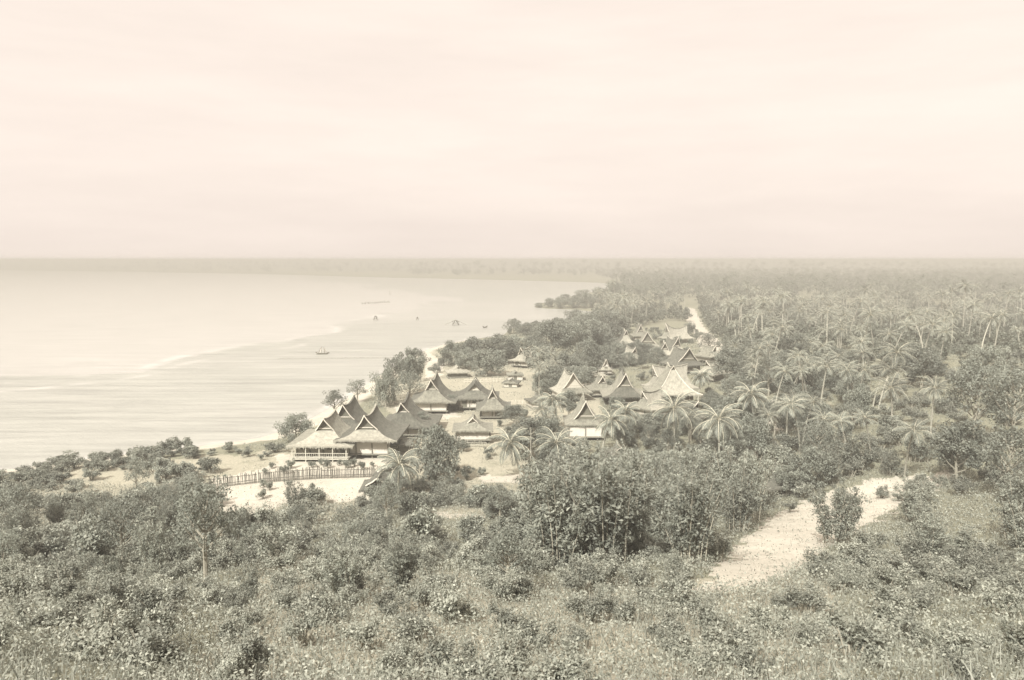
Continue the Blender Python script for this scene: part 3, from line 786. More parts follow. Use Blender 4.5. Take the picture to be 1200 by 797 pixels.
picket_fence((660, 458), (700, 452), 1.0, .9, 'rail fence along the far side of the bare field', 'trim')
picket_fence((590, 474), (626, 474), .9, .8, 'rail fence at the near side of the bare field', 'trim')
picket_fence((482, 479), (462, 474), 1.1, .5, 'fence between the tall white walled house and the shore trees', 'wood')

def pole(px, base, top, r, label, name='wooden_pole', z=None, mat='wood_pale', lean=.0):
    if z is None: p = at(px, base)
    else:
        x, y = on_level(px, base, z); p = Vector((x, y, z))
    dep = p.y * CP + (EYE - p.z) * SP
    h = (base - top) * dep / FPX / CP
    m = MB(); m.tube([(0, 0, -1.2), (lean * h * .5, 0, h * .5), (lean * h, 0, h)], [r, r * .85, r * .6], 7)
    o = m.build(name, M[mat]); o.location = p
    tag(o, label, 'pole', 'village poles')
pole(657, 482, 455, .09, 'tall pale pole standing beside the timbered gable house')
pole(663, 369, 357, .16, 'tall bare pole standing in the cove between the two wooded points', z=0, mat='wood')
pole(526, 409, 400, .12, 'short dark stake at the water edge by the beach', z=0, mat='wood')
pole(457, 346, 341, .2, 'lone distant stake far out in the bright water', z=0, mat='wood')
pole(622, 548, 500, .06, 'thin pale pole among the palms below the low hut')
m = MB(); m.tube([(0, 0, .12), (1.5, .4, 1.5), (3.0, .9, 2.9)], [.2, .19, .17], 8)
lg = m.build('leaning_log', M['wood_pale']); lg.location = at(622, 568); tag(lg, 'thick pale log propped up aslant below the palms', 'log')
wl = MB(); wl.box(-1.6, 1.6, -.12, .12, -.3, .9)
o = wl.build('plank_screen', M['wall_white']); o.location = at(636, 574); tag(o, 'low pale plank screen at the foot of the leaning log', 'screen')

# ------------------------------------------------------------------ on the water
def hull(L, B, D):
    m = MB(); g = []
    for i in range(11):
        s = -1 + .2 * i; w = B / 2 * (1 - abs(s) ** 2.4) + .03; up = D * .8 * abs(s) ** 3
        g.append([(s * L / 2, w * math.sin(a), D * .5 + up - (D * .62) * math.cos(a) ** 2 + .0) for a in np.linspace(-PI / 2, PI / 2, 7)])
    m.sheet([r[::-1] for r in g], .05)
    return m
x, y = on_level(378, 415, 0)
bt = empty('sailing_canoe', (x, y, .05), .1); tag(bt, 'little canoe with two pale pointed sails out on the bay', 'boat')
hull(4.6, .8, .55).build('hull', M['wall_dark'], bt)
for sx, lean, hgt in ((-.45, .25, 2.6), (.6, -.15, 2.3)):
    mm = MB(); mm.tube([(sx, 0, .2), (sx + lean, 0, hgt)], [.11, .07], 6); mm.build('mast', M['wood'], bt)
    s = MB(); d = -1 if sx < 0 else 1
    s.sheet([[(sx + lean * f + .08 * d, .03, .55 + (hgt - .6) * f), (sx + lean * f + d * (.6 * (1 - f) + .05), .22 * (1 - f) + .05, .55 + (hgt - .62) * f), (sx + lean * f + d * (1.0 * (1 - f) + .06), .05, .55 + (hgt - .64) * f)] for f in np.linspace(0, 1, 6)], .03)
    s.build('sail', M['sail'], bt)
mm = MB(); mm.tube([(-1.9, -1.3, .1), (1.8, -1.3, .1)], .09, 6); mm.bar((-1.3, -1.3, .16), (-1.3, .2, .5), .06, .06); mm.bar((1.4, -1.3, .16), (1.4, .2, .5), .06, .06); mm.build('outrigger', M['wood'], bt)
x, y = on_level(568.5, 384, 0)
bt = empty('dugout_canoe', (x, y, .05), .9); tag(bt, 'small dark dugout canoe floating off the beach', 'boat')
hull(3.6, .9, .7).build('hull', M['wall_dark'], bt)
for sy in (-.6, .7):
    t = MB(); t.box(sy - .12, sy + .12, -.34, .34, .42, .47); t.build('seat', M['wood'], bt)

def stakes(p0, p1, n, h, r, label, name='fishing_stakes', jit=.6):
    a = Vector((*on_level(*p0, 0), 0)); b = Vector((*on_level(*p1, 0), 0))
    m = MB()
    for i in range(n):
        f = (i + R.uniform(-.3, .3)) / n; p = (b - a) * f
        hh = h * R.uniform(.6, 1.2)
        m.tube([(p.x, p.y + R.gauss(0, jit), -1.4), (p.x + R.uniform(-.1, .1), p.y + R.gauss(0, jit) * .2, hh)], [r, r * .8], 5)
    o = m.build(name, M['wood']); o.location = a
    tag(o, label, 'fish trap', 'fishing stakes in the bay')
stakes((326, 420.5), (463, 419.5), 130, .28, .06, 'long low line of stakes just beyond the sailing canoe, ending at the shore trees', jit=.15)
stakes((340, 413.5), (440, 411.5), 60, .16, .05, 'fainter line of stakes level with the canoe', jit=.15)
stakes((466, 416), (500, 415), 30, .2, .06, 'short line of stakes meeting the beach past the big shore trees', jit=.15)
stakes((424, 356.5), (458, 354.5), 26, 1.3, .22, 'ragged cluster of posts far out on the pale water', jit=2.5)

def lift_net(px, base, w, h, label, wings):
    x, y = on_level(px, base, 0); o = empty('lift_net', (x, y, 0)); tag(o, label, 'fishing net', 'lift nets on the bay')
    f = MB()
    for sx in (-1, 1):
        for sy in (-1, 1): f.bar((sx * w * .22, sy * w * .18, -1.2), (0, sy * .05, h), .16, .16)
    f.bar((-w * .14, 0, h * .4), (w * .14, 0, h * .4), .12, .12); f.build('frame', M['wood'], o)
    p = MB(); p.box(-w * .16, w * .16, -w * .12, w * .12, h * .36, h * .4); p.build('platform', M['wood'], o)
    if wings:
        for s in (-1, 1):
            a = MB(); a.bar((s * .1, 0, h * .95), (s * w * .5, .3, .15), .14, .14); a.build('boom', M['wood'], o)
    r = MB(); r.sheet([[(-w * .16, -w * .13, h * .62), (-w * .16, w * .13, h * .62)], [(0, -w * .13, h * .93), (0, w * .13, h * .93)], [(w * .16, -w * .13, h * .62), (w * .16, w * .13, h * .62)]], .1)
    r.build('thatch_cover', M['thatch'], o)
lift_net(440, 375, 6.5, 2.3, 'peaked fishing platform where the pale water ends', False)
lift_net(489, 375, 4.0, 1.7, 'smallest peaked fishing platform, midway between the other two', False)
lift_net(534, 381, 10.5, 2.6, 'fishing net frame with two wide spread booms off the beach', True)

# ------------------------------------------------------------------ single trees read from the photograph
G_SHORE = 'trees along the shore'
tree_px(347, 518, 484, 40, 'round bushy tree at the water edge beyond the shaggy pale house', ROUND, nat=(6.3, 8.2))
tree_px(392, 489, 457, 30, 'dark upright tree behind the peak of the steep dark roof by the shore', group=G_SHORE)
tree_px(419, 472, 447, 26, 'small leaning tree on the shore between the steep roof and the big grove', group=G_SHORE)
tree_px(461, 470, 420, 38, 'big dark tree at the water side of the shore grove', group=G_SHORE)
tree_px(480, 463, 407, 36, 'tallest tree of the shore grove, standing against the bay', group=G_SHORE)
tree_px(493, 448, 409, 26, 'tree at the far end of the shore grove', group=G_SHORE)
tree_px(452, 477, 432, 30, 'small dark tree at the foot of the shore grove', ROUND, G_SHORE, nat=(6.3, 8.2))
tree_px(480, 476, 436, 36, 'loose light foliaged tree behind the long white wall', group=G_SHORE)
for i, (a, b, c, w, l) in enumerate([(530, 428, 399, 36, 'first low spreading tree of the beach clump, at its seaward tip'), (556, 427, 395, 46, 'broad domed tree in the middle of the beach clump'),
        (586, 426, 394, 46, 'broad domed tree at the landward end of the beach clump'), (571, 440, 408, 40, 'nearer dark tree before the domed trees of the beach clump'),
        (545, 433, 408, 30, 'low tree just above the small hut with rounded roof'), (604, 421, 393, 36, 'tree behind the lone house with tilted pale roof')]):
    tree_px(a, b, c, w, l, ROUND, 'trees of the beach clump', idx=i, nat=(6.3, 8.2))
tree_px(511, 437, 426, 11, 'little round bush on the sand by the beach hut', ROUND, nat=(6.3, 8.2), name='round_bush', cat='bush')
tree_px(505, 434, 430, 8, 'tiniest bush on the beach sand', ROUND, nat=(6.3, 8.2), name='round_bush', cat='bush')
tree_px(517, 429, 419, 9, 'small bush between the beach clump and the sand', ROUND, nat=(6.3, 8.2), name='round_bush', cat='bush')
for (a, b, c, w) in [(632, 444, 412, 40), (648, 424, 388, 48), (676, 424, 388, 46), (662, 446, 412, 44), (636, 462, 436, 28), (652, 458, 428, 36), (690, 434, 398, 40), (700, 418, 380, 44), (640, 404, 384, 40),
                     (664, 404, 380, 44), (690, 402, 374, 44), (715, 396, 366, 44), (624, 414, 396, 30), (684, 452, 428, 30), (724, 424, 408, 18), (752, 433, 418, 15)]:
    tree_px(a, b, c, w, 'dark rounded tree in the dense grove between the green and the far cluster', ROUND if R.random() < .6 else TREES, 'trees of the dense grove', nat=(6.3, 8.2))
for (a, b, c, w) in [(602, 391, 373, 19), (617, 393, 379, 24), (638, 394, 378, 28), (660, 392, 374, 30), (684, 389, 366, 34), (706, 386, 358, 36), (628, 389, 376, 22), (650, 387, 372, 26), (674, 383, 364, 30)]:
    tree_px(a, b, c, w, 'low dark tree of the nearer wooded point in the bay', ROUND, 'trees of the nearer point', nat=(6.3, 8.2))
for (a, b, c, w) in [(631, 360.5, 355, 11), (644, 360, 350, 15), (657, 361, 348.5, 17), (672, 361, 346, 20), (688, 361, 343, 22), (704, 358, 338, 24), (722, 353, 331, 26), (662, 353, 345, 16), (682, 350, 340, 20)]:
    tree_px(a, b, c, w, 'low mangrove like tree of the farther wooded point in the bay', ROUND, 'trees of the farther point', nat=(6.3, 8.2))
# near the foot of the hill
tree_px(511, 566, 497, 62, 'large round leafy tree in front of the near row, left of the low white hut', ROUND, nat=(6.3, 8.2))
tree_px(622, 536, 487, 54, 'leafy tree behind the drooping palm below the green', TREES)
tree_px(643, 541, 488, 38, 'dark leafy tree beside the sunlit white wall', TREES)
tree_px(603, 500, 474, 30, 'small loose tree at the corner of the narrow steep house', TREES)
tree_px(528, 481, 462, 24, 'small round tree between the long white wall and the hip roofed house', ROUND, nat=(6.3, 8.2))
tree_px(492, 505, 482, 22, 'small tree at the end of the broad dark sweeping roof', TREES)
tree_px(666, 492, 455, 30, 'dark tree in front of the timbered gable', TREES)
tree_px(722, 500, 464, 22, 'dark tree between the pointed gable and the drooping skirt roof', TREES)
tree_px(764, 512, 484, 36, 'dark bushy tree below the slanting pale roof', TREES)
tree_px(846, 500, 462, 32, 'dark tree at the corner of the great hipped roof', TREES)
G_R = 'trees on the rising ground past the great roof'
for (a, b, c, w) in [(852, 452, 408, 40), (880, 470, 412, 52), (905, 500, 434, 52), (868, 505, 452, 44), (858, 476, 440, 34), (890, 440, 400, 44), (925, 470, 410, 54), (960, 490, 420, 60), (1000, 500, 424, 64), (1045, 505, 420, 66),
                     (1090, 515, 430, 70), (1140, 520, 428, 70), (1185, 530, 436, 70), (940, 530, 470, 50), (985, 545, 480, 54), (1060, 560, 480, 64), (1120, 570, 486, 70), (1180, 585, 500, 72), (1020, 540, 480, 44), (1230, 560, 470, 70),
                     (925, 432, 392, 40), (970, 440, 396, 44), (1020, 450, 398, 46), (1080, 455, 402, 48), (1150, 465, 406, 50), (860, 425, 394, 34), (830, 420, 392, 26)]:
    if (a + b) % 3 == 0 or a in (905, 880, 960, 1045):
        p = at(a, b); q = (b - c) * (p.y * CP + (EYE - p.z) * SP) / FPX / 12.5
        plant(0, 'coconut_palm', 'palm tree', PALMS, p, (max(q, .8), max(q, .8), q), 'coconut palm standing among the trees of the rising ground', 'palms of the rising ground')
    else: tree_px(a, b, c, w, 'tall loose crowned tree on the rising ground past the great roof', TREES + OPEN, G_R)

# ------------------------------------------------------------------ palms
HOUSES = [(o.location.x, o.location.y) for o in COL.objects if o.get('group') == 'thatched village houses']
def off_house(x, y): return all(abs(x - a) > 5.0 or not (-3.0 < y - b < 10.5) for a, b in HOUSES)
def palm_px(px, base, cx, cy, label, rad=3.6, idx=0, group=None, cat='palm tree'):
    """a feature palm with its fronds as parts; (cx, cy) is where its crown stands in the photograph"""
    p = at(px, base)
    d = ray(cx, cy)
    top = Vector((d[0] * p.y, p.y, EYE + d[2] * p.y)) - p
    o = empty('coconut_palm', p); tag(o, label, cat, group)
    t = MB(); pts = [Vector((top.x * s ** 1.5, top.y * s, top.z * s - .5 * (1 - s))) for s in np.linspace(0, 1, 9)]
    t.tube(pts, [.26, .2, .17, .16, .15, .145, .14, .14, .15], 8); t.build('trunk', M['bark_pale'], o, True)
    rs = np.random.RandomState(900 + idx * 7); nf = 24
    for i in range(nf):
        f = i / (nf - 1); a = 2.39996 * i + rs.uniform(-.2, .2)
        e0 = 1.2 - 1.75 * f + rs.uniform(-.1, .1)
        q, rib = frond_arrays(rad * rs.uniform(.9, 1.1), (e0, e0 - 1.2 - rs.uniform(0, .5)), rs, 34, .085, .95)
        fr = link('frond', np_mesh('frond', q, 4, M['leaf_palm'], rs.uniform(0, .5) + rs.uniform(0, .5, len(q))), o)
        fr.location = top; fr.rotation_euler = (0, 0, a)
        rb = MB(); rb.tube(rib.tolist(), np.linspace(.06, .02, 9), 5, False); rb.build('rib', M['rachis'], fr)
    return o
FP = [(790, 540, 790, 478, 'large drooping palm directly below the great hipped roof', 4.2), (843, 556, 842, 491, 'large drooping palm beside the pale cleared bank', 4.2),
      (612, 566, 598, 519, 'leaning palm with pale bent trunk below the low white hut', 3.6), (655, 552, 652, 519, 'dark palm next to the sunlit white wall', 3.6),
      (735, 520, 733, 482, 'dark shaggy palm before the drooping skirt roof', 3.0), (466, 590, 468, 545, 'dark ragged palm behind the small gabled huts', 3.4),
      (705, 530, 716, 493, 'palm with arching pale fronds at the end of the sunlit wall', 3.4), (655, 506, 648, 470, 'palm drooping over the corner shed of the field', 3.0),
      (885, 520, 880, 462, 'palm standing among the trees on the rising ground', 3.6), (690, 545, 668, 524, 'low palm leaning over the thicket top', 3.2), (818, 470, 822, 440, 'palm rising beside the flare of the great roof', 2.8)]
for i, (a, b, c, d_, l, r) in enumerate(FP): palm_px(a, b, c, d_, l, r, i)

ROADX = [(806, 362), (846, 413)]
def clear_of_road(px, py):
    # keep the cleared road and its view open
    if 350 < py < 440:
        xr = np.interp(py, [362, 385, 413, 440], [809, 822, 838, 846])
        return abs(px - xr) > 8
    return True
def scatter_px(n, pxr, dr, test, rs, power=.5):
    out = []
    while len(out) < n:
        px = rs.uniform(*pxr); d = dr[0] + (dr[1] - dr[0]) * rs.uniform() ** power
        x = (px - 600) / FPX * d * 1.0
        z = gz(x, d)
        if z < .6: continue
        qx, qy = pixel_of(x, d, z)
        if test(qx, qy, x, d): out.append((x, d, z))
    return out
FOREST = [(700, 392), (690, 366), (712, 352), (728, 335), (760, 322), (1400, 300), (1400, 430), (960, 432), (862, 420), (846, 398), (820, 380), (790, 376), (745, 384), (715, 396)]
rs = np.random.RandomState(5)
def t1(qx, qy, x, d): return bool(inpoly(qx, qy, FOREST)) and clear_of_road(qx, qy)
for (x, y, z) in scatter_px(215, (690, 1240), (250, 470), t1, rs, .8):
    s = R.uniform(.85, 1.25)
    plant(0, 'coconut_palm', 'palm tree', PALMS, (x, y, z), (s, s, s * R.uniform(.75, 1.1)), 'tall coconut palm in the dense plantation behind the village', 'palms of the plantation')
for (x, y, z) in scatter_px(70, (690, 1240), (245, 430), t1, rs, .8):
    s = R.uniform(.5, .95)
    plant(0, 'broadleaf_tree', 'tree', ROUND + TREES + OPEN, (x, y, z), (s, s, s), 'leafy tree growing between the palms of the plantation', 'leafy trees of the plantation')

for (x, y, z) in scatter_px(62, (838, 1240), (125, 262), lambda qx, qy, x, d: clear_of_road(qx, qy) and (qx > 858 or d < 200) and off_house(x, d) and open_view(x, d, gz(x, d), 10, 6), rs, .8):
    s = R.uniform(.65, 1.05)
    plant(0, 'coconut_palm', 'palm tree', PALMS, (x, y, z), (s, s, s * R.uniform(.7, 1.1)), 'coconut palm standing among the trees of the rising ground', 'palms of the rising ground')
for (x, y, z) in scatter_px(16, (630, 850), (120, 200), lambda qx, qy, x, d: off_house(x, d) and open_view(x, d, gz(x, d), 9, 6), rs, .8):
    s = R.uniform(.6, .85)
    plant(0, 'coconut_palm', 'palm tree', PALMS, (x, y, z), (s, s, s * R.uniform(.6, .9)), 'small coconut palm among the roofs of the village', 'palms among the roofs')
def stuff_forest(name, label, pts, kinds, scale, mat):
    """a far wood that reads as one mass"""
    V, A = [], []
    rs = np.random.RandomState(77)
    for (x, y, z) in pts:
        q, v = kinds[rs.randint(len(kinds))]
        s = scale * rs.uniform(.6, 1.35); a = rs.uniform(0, 2 * PI); c, s_ = math.cos(a), math.sin(a)
        Rm = np.array(((c, -s_, 0), (s_, c, 0), (0, 0, 1))) * s
        V.append(q @ Rm.T + np.array((x, y, z))); A.append(np.clip(v * .8 + rs.uniform(-.1, .3), 0, 1))
    me = np_mesh(name, np.concatenate(V), 4, mat, np.concatenate(A))
    o = link(name, me); tag(o, label, 'forest', None, 'stuff')
def low_palm(seed):
    rs = np.random.RandomState(seed); Q = []
    H = rs.uniform(9, 13)
    for i in range(14):
        q, rib = frond_arrays(rs.uniform(3, 4), (1.1 - 1.5 * i / 13, -.2 - 1.5 * i / 13), rs, 5, .45, 1.2)
        a = 2.4 * i; c, s_ = math.cos(a), math.sin(a)
        Q.append(q @ np.array(((c, -s_, 0), (s_, c, 0), (0, 0, 1))).T + np.array((0, 0, H)))
    for k in (0, 1):
        w = np.array((.1, 0, 0)) if k else np.array((0, .1, 0))
        Q.append(np.array([[-w, w, w * .7 + np.array((0, 0, H)), -w * .7 + np.array((0, 0, H))]]))
    Q = np.concatenate(Q); return Q, rs.uniform(0, .8, len(Q))
def low_tree(seed):
    rs = np.random.RandomState(seed)
    cs = rs.normal(size=(9, 3)) * np.array((1.6, 1.6, 1.1)) + np.array((0, 0, 4.2)); ra = rs.uniform(1.1, 1.9, 9)
    p, k = clump_points(cs, ra, 130, rs, .6); p[:, 2] = np.maximum(p[:, 2], .3)
    return leaf_quads(p, 1.1, rs, .7), rs.uniform(0, .8, 130)
LP = [low_palm(i) for i in range(5)]; LT = [low_tree(i) for i in range(4)]
def t2(qx, qy, x, d): return (qx > 735 + max(0, (335 - qy)) * 0 and clear_of_road(qx, qy))
pts = scatter_px(3000, (700, 1260), (460, 1400), lambda qx, qy, x, d: qx > np.interp(d, [460, 700, 1000, 1400], [704, 716, 730, 700]) and clear_of_road(qx, qy), rs, .75)
stuff_forest('palm_forest', 'dense mass of palms running back from the village to the far plain', pts, LP * 2 + LT, 1.0, M['leaf_far'])
pts = scatter_px(4200, (-120, 1300), (1420, 5200), lambda qx, qy, x, d: (d > 1750 or qx > 480), rs, 1.3)
stuff_forest('far_forest', 'low hazy belt of woodland along the far shore of the bay', pts, LP + LT, 1.6, M['leaf_far'])

pts = scatter_px(1500, (700, 1260), (235, 480), lambda qx, qy, x, d: bool(inpoly(qx, qy, FOREST)) and clear_of_road(qx, qy), rs, .8)
stuff_forest('forest_undergrowth', 'tangled undergrowth between the trunks of the palm plantation', pts, LT, .62, M['leaf_far'])
pts = scatter_px(1900, (690, 1260), (470, 1400), lambda qx, qy, x, d: qx > np.interp(d, [460, 700, 1000, 1400], [704, 716, 730, 700]) and clear_of_road(qx, qy), rs, .8)
stuff_forest('far_undergrowth', 'bushy mass filling the far palm wood', pts, LT, .95, M['leaf_far'])
# ------------------------------------------------------------------ thickets and shrubs on the slope
rs = np.random.RandomState(21)
def scat_world(n, xr, yr, test, rs, mind=0):
    out = []; tries = 0
    while len(out) < n and tries < 60000:
        tries += 1
        x = rs.uniform(*xr); y = rs.uniform(*yr)
        if mind and any((x - a) ** 2 + (y - b) ** 2 < mind * mind for a, b, _ in out): continue
        z = gz(x, y)
        if z < .5: continue
        qx, qy = pixel_of(x, y, z)
        if test(qx, qy, x, y): out.append((x, y, z))
    return out
def off_sand(qx, qy): return not any(bool(inpoly(qx, qy, p)) for p in SAND)
for (x, y, z) in scat_world(48, (0, 30), (46, 98), lambda qx, qy, x, y: 632 < qx < 880 and off_sand(qx, qy + 8), rs, 2.6):
    s = R.uniform(.8, 1.3)
    plant(0, 'tall_thicket', 'thicket', THICK, (x, y, z), (s, s, s * R.uniform(.7, 1.15)), 'tall many stemmed thicket on the slope below the two drooping palms', 'thickets below the palms', names=('stem', 'foliage'))
for (x, y, z) in scat_world(26, (26, 62), (40, 105), lambda qx, qy, x, y: qx > 930 and off_sand(qx, qy), rs, 3.5):
    s = R.uniform(.6, 1.1)
    plant(0, 'tall_thicket', 'thicket', THICK, (x, y, z), (s, s, s * R.uniform(.6, 1.0)), 'tall thicket on the hillside past the pale road', 'thickets past the road', names=('stem', 'foliage'))
for (x, y, z) in scat_world(170, (-68, 14), (48, 97), lambda qx, qy, x, y: qx < 650 and off_sand(qx, qy) and off_sand(qx, qy - 14) and open_view(x, y, z_(x, y), 2.2, 3), rs, 1.35):
    s = R.uniform(.75, 1.6)
    plant(0, 'leafy_shrub', 'shrub', SHRUB + DRY, (x, y, z), (s * R.uniform(.8, 1.4), s, s * R.uniform(.7, 1.3)), 'leafy shrub on the lower slope between the hill and the yard', 'shrubs of the lower slope', names=('stem', 'foliage'))
for (x, y, z) in scat_world(280, (-46, 40), (13, 60), lambda qx, qy, x, y: -60 < qx < 1260 and off_sand(qx, qy) and off_sand(qx, qy - 30), rs, .95):
    s = R.uniform(.55, 1.15) * np.interp(y, [13, 50], [.6, 1.05])
    plant(0, 'dry_shrub', 'shrub', DRY, (x, y, z), (s, s, s), 'pale leaved shrub on the near hillside below the viewer', 'shrubs of the near hillside', names=('stem', 'foliage'))
for (x, y, z) in scat_world(95, (-50, 30), (32, 98), lambda qx, qy, x, y: -40 < qx < 800 and off_sand(qx, qy) and off_sand(qx, qy - 22) and open_view(x, y, z_(x, y), 3.6, 3), rs, 2.2):
    s = R.uniform(.26, .62)
    plant(0, 'feathery_sapling', 'sapling', THICK + OPEN, (x, y, z), (s * .85, s * .85, s * R.uniform(.8, 1.15)), 'feathery sapling standing above the scrub of the slope', 'saplings of the slope', names=('stem', 'foliage'))
for (x, y, z) in scat_world(46, (24, 75), (96, 175), lambda qx, qy, x, y: 846 < qx < 1010 and off_house(x, y) and open_view(x, y, z_(x, y), 6, 5) and off_sand(qx, qy), rs, 2.4):
    s = R.uniform(.45, .95)
    plant(0, 'broadleaf_tree', 'tree', TREES + OPEN + ROUND, (x, y, z), (s * .85, s * .85, s), 'leafy tree on the bank between the drooping palms and the rising ground', 'trees of the bank')
for (x, y, z) in scat_world(24, (24, 75), (100, 180), lambda qx, qy, x, y: 846 < qx < 1010 and off_house(x, y) and open_view(x, y, z_(x, y), 9, 6) and off_sand(qx, qy), rs, 2.4):
    s = R.uniform(.55, .95)
    plant(0, 'coconut_palm', 'palm tree', PALMS, (x, y, z), (s, s, s * R.uniform(.6, .95)), 'coconut palm on the bank between the drooping palms and the rising ground', 'palms of the bank')
for (x, y, z) in scat_world(110, (20, 95), (180, 330), lambda qx, qy, x, y: 688 < qx < 850 and 384 < qy < 458 and clear_of_road(qx, qy) and all(abs(x - a) > 3.8 or not (-1.5 < y - b < 8.5) for a, b in HOUSES), rs, 1.5):
    s = R.uniform(.6, 1.5)
    plant(0, 'garden_bush', 'bush', SHRUB, (x, y, z), (s * 1.2, s, s), 'bush between the small roofs of the far cluster', 'bushes of the far cluster', names=('stem', 'foliage'))
def village_test(qx, qy, x, y):
    return bool(inpoly(qx, qy, [(303, 540), (440, 495), (560, 490), (690, 455), (860, 430), (930, 560), (860, 575), (700, 575), (560, 575), (420, 590), (303, 600)])) and R.random() < .9
for (x, y, z) in scat_world(85, (-45, 75), (98, 190), lambda qx, qy, x, y: village_test(qx, qy, x, y) and off_house(x, y) and (off_sand(qx, qy) or R.random() < .3) and open_view(x, y, gz(x, y), 1.5, 2.2), rs, 1.5):
    s = R.uniform(.45, 1.3)
    plant(0, 'garden_shrub', 'shrub', SHRUB, (x, y, z), (s, s, s), 'garden shrub growing between the village houses', 'shrubs between the houses', names=('stem', 'foliage'))
for (x, y, z) in scat_world(120, (30, 110), (84, 150), lambda qx, qy, x, y: 868 < qx < 1230 and off_house(x, y), rs, 1.5):
    s = R.uniform(.7, 1.6)
    plant(0, 'dry_shrub', 'shrub', DRY, (x, y, z), (s, s, s), 'pale dry shrub on the open bank past the pale road bend', 'dry shrubs of the bank', names=('stem', 'foliage'))
for (x, y, z) in scat_world(130, (-110, -35), (88, 124), lambda qx, qy, x, y: -40 < qx < 330 and bumps(x, y, 6) > -.35 and off_sand(qx, qy), rs, .9):
    s = R.uniform(.35, 1.5)
    plant(0, 'beach_shrub', 'shrub', SHRUB, (x, y, z), (s * R.uniform(.9, 1.8), s, s * R.uniform(.6, 1.1)), 'leafy shrub on the flat between the hill foot and the beach', 'shrubs behind the beach', names=('stem', 'foliage'))
for (x, y, z) in scat_world(150, (30, 120), (100, 260), lambda qx, qy, x, y: 840 < qx < 1230 and off_house(x, y), rs, 1.6):
    s = R.uniform(.8, 1.9)
    plant(0, 'leafy_shrub', 'shrub', SHRUB, (x, y, z), (s, s, s), 'leafy shrub under the trees of the rising ground', 'shrubs of the rising ground', names=('stem', 'foliage'))

for (x, y, z) in scat_world(90, (-26, 8), (80, 106), lambda qx, qy, x, y: 425 < qx < 660 and 572 < qy < 640 and off_sand(qx, qy) and off_sand(qx, qy - 8) and open_view(x, y, z_(x, y), 1.8, 2.4), rs, 1.0):
    s = R.uniform(.5, 1.2)
    plant(0, 'garden_shrub', 'shrub', SHRUB, (x, y, z), (s, s, s), 'fine leaved scrub at the foot of the hill before the leaning palm', 'scrub at the hill foot', names=('stem', 'foliage'))
def in_fill(qx, qy, poly): return bool(inpoly(qx, qy, poly))
FILL1 = [(615, 540), (640, 500), (660, 486), (720, 492), (775, 492), (840, 470), (885, 500), (885, 560), (800, 575), (700, 570), (640, 560)]
FILL2 = [(692, 452), (690, 400), (730, 388), (800, 384), (824, 412), (832, 450), (780, 428), (740, 430)]
for (x, y, z) in scat_world(80, (5, 60), (96, 165), lambda qx, qy, x, y: in_fill(qx, qy, FILL1) and off_house(x, y) and open_view(x, y, gz(x, y), 2.4, 2.6), rs, 1.5):
    s = R.uniform(.6, 1.3)
    plant(0, 'garden_bush', 'bush', SHRUB, (x, y, z), (s, s, s * R.uniform(.8, 1.3)), 'rank bush crowding round the drooping palms below the roof cluster', 'bushes round the palms', names=('stem', 'foliage'))
for (x, y, z) in scat_world(26, (5, 60), (96, 165), lambda qx, qy, x, y: in_fill(qx, qy, FILL1) and off_house(x, y) and open_view(x, y, gz(x, y), 5.0, 4.6), rs, 2.2):
    s = R.uniform(.45, .7)
    plant(0, 'broadleaf_tree', 'tree', TREES + OPEN + ROUND, (x, y, z), (s * .85, s * .85, s), 'leafy tree among the drooping palms below the roof cluster', 'trees round the palms')
for (x, y, z) in scat_world(70, (20, 90), (185, 330), lambda qx, qy, x, y: in_fill(qx, qy, FILL2) and all(abs(x - a) > 4.2 or not (-1.5 < y - b < 9) for a, b in HOUSES) and open_view(x, y, gz(x, y), 4, 3.5), rs, 1.6):
    s = R.uniform(.35, .75)
    plant(0, 'broadleaf_tree', 'tree', ROUND + TREES, (x, y, z), (s, s, s), 'small leafy tree between the roofs of the far cluster', 'trees of the far cluster')
pts = scatter_px(520, (845, 1260), (150, 330), lambda qx, qy, x, d: (qx > 900 or d > 200) and clear_of_road(qx, qy), rs, .8)
stuff_forest('hillside_undergrowth', 'tangled undergrowth on the rising ground past the great roof', pts, LT, .5, M['leaf_far'])
for i, (a, b) in enumerate([(366, 548), (376, 545), (385, 549), (397, 546), (405, 549), (416, 547), (341, 549), (332, 556), (318, 549), (310, 556), (437, 547), (424, 551), (316, 575), (308, 585), (306, 540)]):
    s = R.uniform(.4, .75)
    plant(0, 'yard_shrub', 'shrub', SHRUB, at(a, b), (s, s, s * 1.1), 'small dark shrub standing on the pale sand of the fenced yard', 'shrubs of the sandy yard', names=('stem', 'foliage'))
